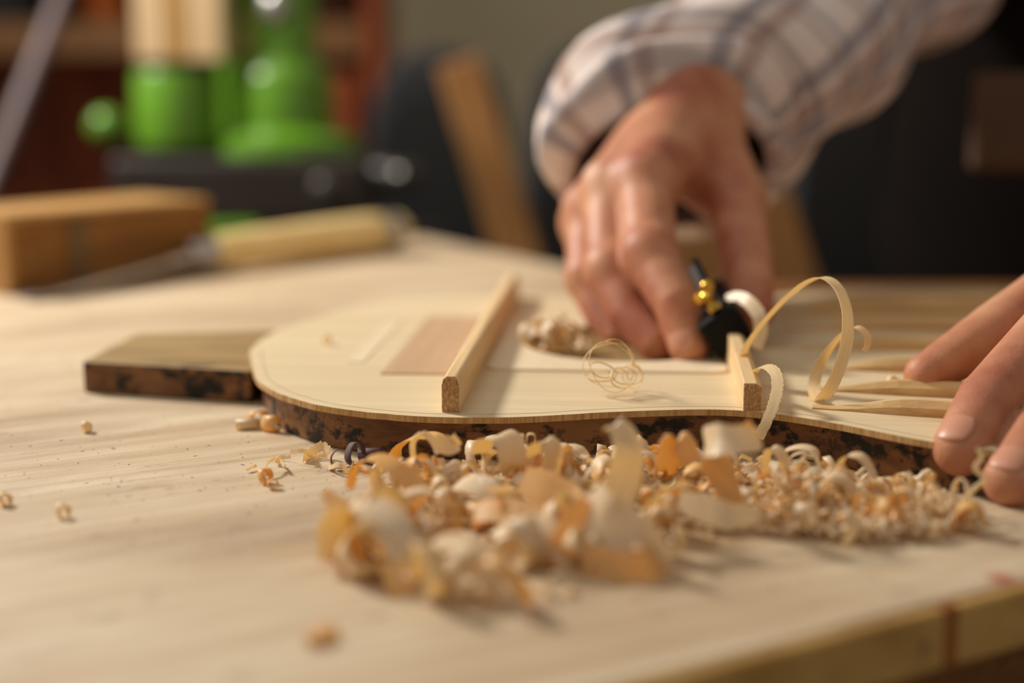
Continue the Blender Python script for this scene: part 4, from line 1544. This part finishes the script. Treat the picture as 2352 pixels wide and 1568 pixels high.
H_([(960, 1330, .346), (975, 1270, .349), (1020, 1245, .350), (1075, 1262, .347), (1120, 1320, .341), (1140, 1385, .337)], [(.4, .9, .1), (.5, .9, .1)], [.008, .011, .012, .011, .006],
   'shav', 'pale arched shaving closest to the camera in the pile', 17, n=70)
H_([(900, 1290, .350), (925, 1350, .344), (935, 1400, .340), (955, 1420, .338)], [(.7, .6, .2), (.7, .6, 0)], [.008, .008, .006, .002], 'shav_gold', 'golden pointed tail hanging before the corner curl', 18)
H_([(700, 1470, .312), (722, 1452, .313), (752, 1452, .313), (765, 1475, .311)], [(.4, .9, .1), (.4, .9, .1)], [.005, .006, .006, .004], 'shav_gold', 'yellow blurred curl lying alone on the bench before the pile', 19)
H_([(1130, 1230, .372), (1180, 1205, .374), (1240, 1205, .373), (1285, 1235, .370), (1302, 1290, .364), (1300, 1330, .360)], [(.3, .9, .1), (.6, .7, .1)], [.008, .011, .012, .010, .005],
   'shav', 'pale arch between the near arched shaving and the golden upright one', 20, n=70)
H_([(1150, 1250, .366), (1185, 1290, .362), (1230, 1275, .362), (1255, 1235, .366)], [(.4, .9, .1), (.3, .9, 0)], [.006, .008, .008, .005], 'shav', 'pale curl inside the arch at the front', 21)
H_([(1535, 1075, .412), (1540, 1035, .412), (1556, 1012, .412), (1575, 1030, .411), (1590, 1060, .410)], [(.9, .3, .2), (1, .2, 0)], [.008, .009, .008, .006], 'shav_gold',
   'pointed golden curl standing in the pile before the waist of the mould', 22)
H_([(1628, 1040, .410), (1622, 1015, .403), (1650, 1012, .395), (1695, 1012, .394), (1735, 1008, .398), (1742, 990, .408)], [(0, .55, .83), (.05, .65, .75), (-.05, .70, .70), (-.2, .6, .75)],
   [.005, .0085, .0100, .0095, .0070, .0020], 'shav', 'large pale flared curl standing high in the pile below the planed brace', 23, cup=.08)
H_([(1700, 1000, .404), (1716, 985, .404), (1722, 965, .405)], [(1, .2, .2), (1, .2, 0)], [.0075, .006, .001], 'shav_gold', 'pointed tip rising behind the flared curl', 24, n=24)
H_([(1640, 1050, .404), (1655, 1085, .402), (1670, 1120, .400), (1680, 1160, .398)], [(1, .3, 0), (1, .2, 0)], [.011, .009, .008, .008], 'shav_gold', 'golden stem under the flared curl', 25)
H_([(1758, 1085, .430), (1760, 1050, .430), (1772, 1030, .430), (1792, 1040, .429), (1808, 1070, .428)], [(.6, .8, 0), (.7, .7, .1)], [.004, .006, .006, .005], 'shav', 'white hooked curl in front of the dark mould, right of the flared curl', 26)
H_([(1790, 1065, .440), (1800, 1038, .440), (1835, 1026, .438), (1870, 1035, .436), (1880, 1065, .434)], [(.3, .9, 0), (.3, .9, .1)], [.003, .0045, .006, .006], 'shav', 'white arched ribbon against the dark mould', 27)
H_([(1922, 1105, .424), (1930, 1065, .424), (1952, 1045, .424), (1980, 1050, .422), (2000, 1080, .420), (2005, 1100, .418)], [(.7, .7, .1), (.6, .8, .1)], [.004, .005, .005, .0048, .004], 'shav',
   'arched ribbon shaving standing apart before the lower bout of the mould', 28)
H_([(2185, 1215, .395), (2195, 1180, .394), (2220, 1158, .393), (2250, 1170, .392), (2262, 1210, .390)], [(.3, .9, 0), (.4, .9, .1)], [.004, .006, .007, .006], 'shav_gold', 'golden curl at the end of the pile beside the fingers', 29)
H_([(2245, 1030, .405), (2255, 1050, .405), (2240, 1075, .404), (2262, 1100, .404), (2240, 1120, .404), (2225, 1140, .404)], [(.9, .2, .2), (.9, .2, 0)], [.0008, .0014, .0016, .0012], 'shav',
   'thin twisted white shaving hanging beside the middle finger', 30)
H_([(1168, 1012, .440), (1200, 998, .444), (1202, 1010, .444), (1208, 1035, .443), (1225, 1030, .442), (1228, 1000, .442), (1212, 998, .442), (1210, 1020, .441), (1218, 1038, .441)],
   [(0, 1, .2), (0, 1, 0)], [.0012, .0013, .0013, .0012], 'shav_loop', 'thin springy string curl against the mould', 31, n=90)
H_([(1245, 1050, .446), (1270, 1030, .446), (1300, 1025, .445), (1325, 1045, .444), (1350, 1050, .443)], [(0, .8, .5), (0, .9, .3)], [.002, .003, .0028, .002], 'shav', 'long low arched ribbon against the mould', 32)
H_([(990, 1095, .432), (1000, 1078, .431), (1025, 1072, .430), (1045, 1085, .429), (1042, 1108, .428), (1015, 1115, .428)], [(.9, .4, 0), (.9, .4, .1)], [.008, .008, .008, .007], 'shav', 'small bright rolled shaving lying left in the pile', 33)
H_([(1090, 1180, .388), (1150, 1170, .386), (1260, 1200, .380), (1290, 1190, .380)], [(.2, .8, .6), (.1, .8, .6)], [.006, .009, .010, .006], 'shav_gold', 'golden flat strip across the middle of the pile', 34)
H_([(1200, 1100, .408), (1245, 1120, .402), (1300, 1150, .396), (1310, 1200, .390)], [(.3, .4, .9), (.3, .4, .9)], [.008, .011, .011, .007], 'shav_gold', 'golden broad strip leaning in the middle of the pile', 35)
H_([(1430, 1250, .372), (1470, 1180, .376), (1530, 1130, .382), (1560, 1110, .386)], [(.7, .3, .6), (.7, .3, .6)], [.006, .006, .005, .004], 'shav', 'slanting ribbon beside the tallest upright shaving', 36)
H_([(1560, 1150, .392), (1610, 1165, .388), (1670, 1185, .384), (1740, 1180, .384)], [(.1, .5, .9), (.1, .5, .9)], [.006, .008, .008, .005], 'shav', 'pale wide ribbon lying across the pile below the flared curl', 37)

# ---- the rest of the pile: shared curl meshes, copied
protos = []
for i in range(46):
    rr = np.random.default_rng(500 + i)
    turns = rr.uniform(.45, 1.7)
    r0, r1 = rr.uniform(.75, 1.2), rr.uniform(.5, 1.2)
    n = int(20 * turns + 12)
    pts = []
    ell = rr.uniform(.7, 1.0)
    pit = rr.uniform(.1, .7)
    for k in range(n):
        t = k / (n - 1)
        a = t * turns * 2 * math.pi
        q = r0 + (r1 - r0) * t
        pts.append((pit * t * turns + .25 * math.sin(a * .6), q * math.cos(a), q * ell * math.sin(a)))
    pts = np.array(pts)
    wd = (rr.uniform(.5, 1.25) if i < 23 else rr.uniform(.28, .62)) * np.interp(np.linspace(0, 1, n), [0, .2, .8, 1], [rr.uniform(.3, 1), 1, 1, rr.uniform(.2, 1)])
    V, Fc, uv = ribbon_geo(pts, (1, rr.uniform(-.3, .3), rr.uniform(-.3, .3)), wd, .045, .10, rr.uniform(0, .08), i)
    me = bpy.data.meshes.new('curl')
    me.from_pydata([tuple(v) for v in V], [], Fc)
    ul = me.uv_layers.new(name='UVMap')
    idx = np.empty(len(me.loops), dtype=np.int32)
    me.loops.foreach_get('vertex_index', idx)
    ul.data.foreach_set('uv', (np.array(uv, dtype=np.float32)[idx] * .004).ravel())
    me.polygons.foreach_set('use_smooth', [True] * len(me.polygons))
    me.materials.append(MT[('shav', 'shav', 'shav_gold')[i % 3]])
    protos.append((me, V))

def in_poly(x, y, poly):
    c = False
    n = len(poly)
    for i in range(n):
        x1, y1 = poly[i]
        x2, y2 = poly[(i + 1) % n]
        if (y1 > y) != (y2 > y) and x < (x2 - x1) * (y - y1) / (y2 - y1) + x1:
            c = not c
    return c

ZONES = [
    # polygon (pixels on the bench top), count, radius range, heap height, label, group
    ([(870, 1085), (1180, 1075), (1330, 1120), (1330, 1230), (1000, 1230), (830, 1180)], 46, (.0030, .0062), .006,
     'curled shaving in the heap below the first brace', 'curls heaped below the first brace'),
    ([(790, 1200), (1330, 1230), (1330, 1370), (1150, 1400), (960, 1400), (800, 1360)], 18, (.0045, .0080), .003,
     'large curl at the front of the heap', 'large curls at the front of the heap'),
    ([(1180, 1070), (1640, 1075), (1640, 1240), (1330, 1240)], 54, (.0028, .0058), .008,
     'curled shaving in mid heap before the mould waist', 'curls in the middle of the heap'),
    ([(1330, 1230), (1560, 1225), (1530, 1310), (1340, 1330)], 10, (.0034, .0055), .003,
     'large curl around the foot of the fan shaped shaving', 'curls at the foot of the fan shaped shaving'),
    ([(1640, 1085), (1940, 1115), (1960, 1250), (1640, 1215)], 70, (.0022, .0048), .009,
     'small curl in the heap below the planed brace', 'small curls below the planed brace'),
    ([(1930, 1110), (2150, 1140), (2240, 1180), (2215, 1235), (2080, 1245), (1950, 1255)], 60, (.0020, .0044), .008,
     'small curl in the heap beside the steadying fingers', 'small fine curls beside the fingers'),
]
ptmp = {}
for zi, (poly, cnt, (ra, rb2), hh_, lab, grp) in enumerate(ZONES):
    rr = np.random.default_rng(900 + zi)
    xs = [p[0] for p in poly]
    ys = [p[1] for p in poly]
    cx, cy = np.mean(xs), np.mean(ys)
    ymid = float(np.median(ys))
    k = 0
    while k < cnt:
        x, y = rr.uniform(min(xs), max(xs)), rr.uniform(min(ys), max(ys))
        if not in_poly(x, y, poly):
            continue
        dd_ = math.hypot((x - cx) / (max(xs) - min(xs)), (y - cy) / (max(ys) - min(ys))) * 2
        pi = int(rr.integers(0, 26) if zi < 4 else rr.integers(14, 46))
        me, V = protos[pi]
        sc_ = rr.uniform(ra, rb2)
        R = Matrix.Rotation(rr.uniform(0, 6.28), 3, 'Z') @ Matrix.Rotation(rr.normal(0, .55), 3, 'Y') @ Matrix.Rotation(rr.uniform(0, 6.28), 3, 'X')
        Rn = np.array(R)
        zmin = float((V @ Rn.T)[:, 2].min()) * sc_
        z = max(0, hh_ * (1.1 - dd_)) * rr.uniform(0, 1) ** .7
        p = P(x, y)
        o = bpy.data.objects.new('wood_shaving', me)
        COL.objects.link(o)
        o.matrix_world = Matrix.Translation((p[0], p[1], z - zmin)) @ (R * sc_).to_4x4()
        l2 = ('broad ' if pi < 23 else 'narrow ') + ('golden ' if pi % 3 == 2 else 'pale ') + lab + (', mould side' if y < ymid else ', bench edge side')
        tag(o, l2, 'shaving', grp)
        k += 1

# crumbs and splinters: nobody could count them
def crumbs(name, polys, cnt, size, mat, label, seed, zh=0.0, flat=1.0):
    rr = np.random.default_rng(seed)
    V, Fc = [], []
    for poly, c_ in polys:
        xs = [p[0] for p in poly]
        ys = [p[1] for p in poly]
        k = 0
        while k < c_:
            x, y = rr.uniform(min(xs), max(xs)), rr.uniform(min(ys), max(ys))
            if not in_poly(x, y, poly):
                continue
            k += 1
            p = P(x, y)
            s = rr.uniform(*size)
            a = rr.uniform(0, 6.28)
            ln_ = s * rr.uniform(1, 4)
            d = np.array([math.cos(a), math.sin(a), rr.normal(0, .35) * flat]) * ln_
            w_ = np.array([-math.sin(a), math.cos(a), rr.normal(0, .3) * flat]) * s
            p = p + np.array([0, 0, s * (.5 if flat > .5 else .22) + zh * rr.uniform(0, 1)])
            b = len(V)
            up = np.array([0, 0, s * .25])
            arc = np.array([0, 0, abs(d[2]) + ln_ * .4 * flat])
            V += [p - d - w_, p - d + w_, p + arc - w_, p + arc + w_, p + d - w_, p + d + w_]
            V += [v - up for v in V[b:b + 6]]
            Fc += [(b, b + 1, b + 3, b + 2), (b + 2, b + 3, b + 5, b + 4), (b + 7, b + 6, b + 8, b + 9), (b + 9, b + 8, b + 10, b + 11),
                   (b, b + 2, b + 8, b + 6), (b + 2, b + 4, b + 10, b + 8), (b + 1, b + 7, b + 9, b + 3), (b + 3, b + 9, b + 11, b + 5),
                   (b, b + 6, b + 7, b + 1), (b + 4, b + 5, b + 11, b + 10)]
    V = np.array(V)
    V[:, 2] = np.maximum(V[:, 2], .00005)
    uv = np.stack([V[:, 0], V[:, 1]], 1)
    o = mesh(name, V, Fc, MT[mat], None, uvs=uv)
    tag(o, label, 'wood crumbs', None, 'stuff')
    return o

crumbs('shaving_crumbs', [(ZONES[0][0], 160), (ZONES[2][0], 260), (ZONES[4][0], 420), (ZONES[5][0], 380), (ZONES[3][0], 60), (ZONES[1][0], 60)], 0, (.0004, .0011), 'shav',
       'fine pale chips and crumbs filling the heap of shavings', 71, zh=.004)
crumbs('bench_specks', [([(0, 900), (700, 1000), (1100, 1080), (900, 1300), (0, 1300)], 260), ([(1500, 1250), (2300, 1250), (2200, 1400), (1400, 1500)], 30)], 0, (.00007, .00024), 'speck',
       'tiny dark specks of dirt scattered over the bench', 72, flat=.08)
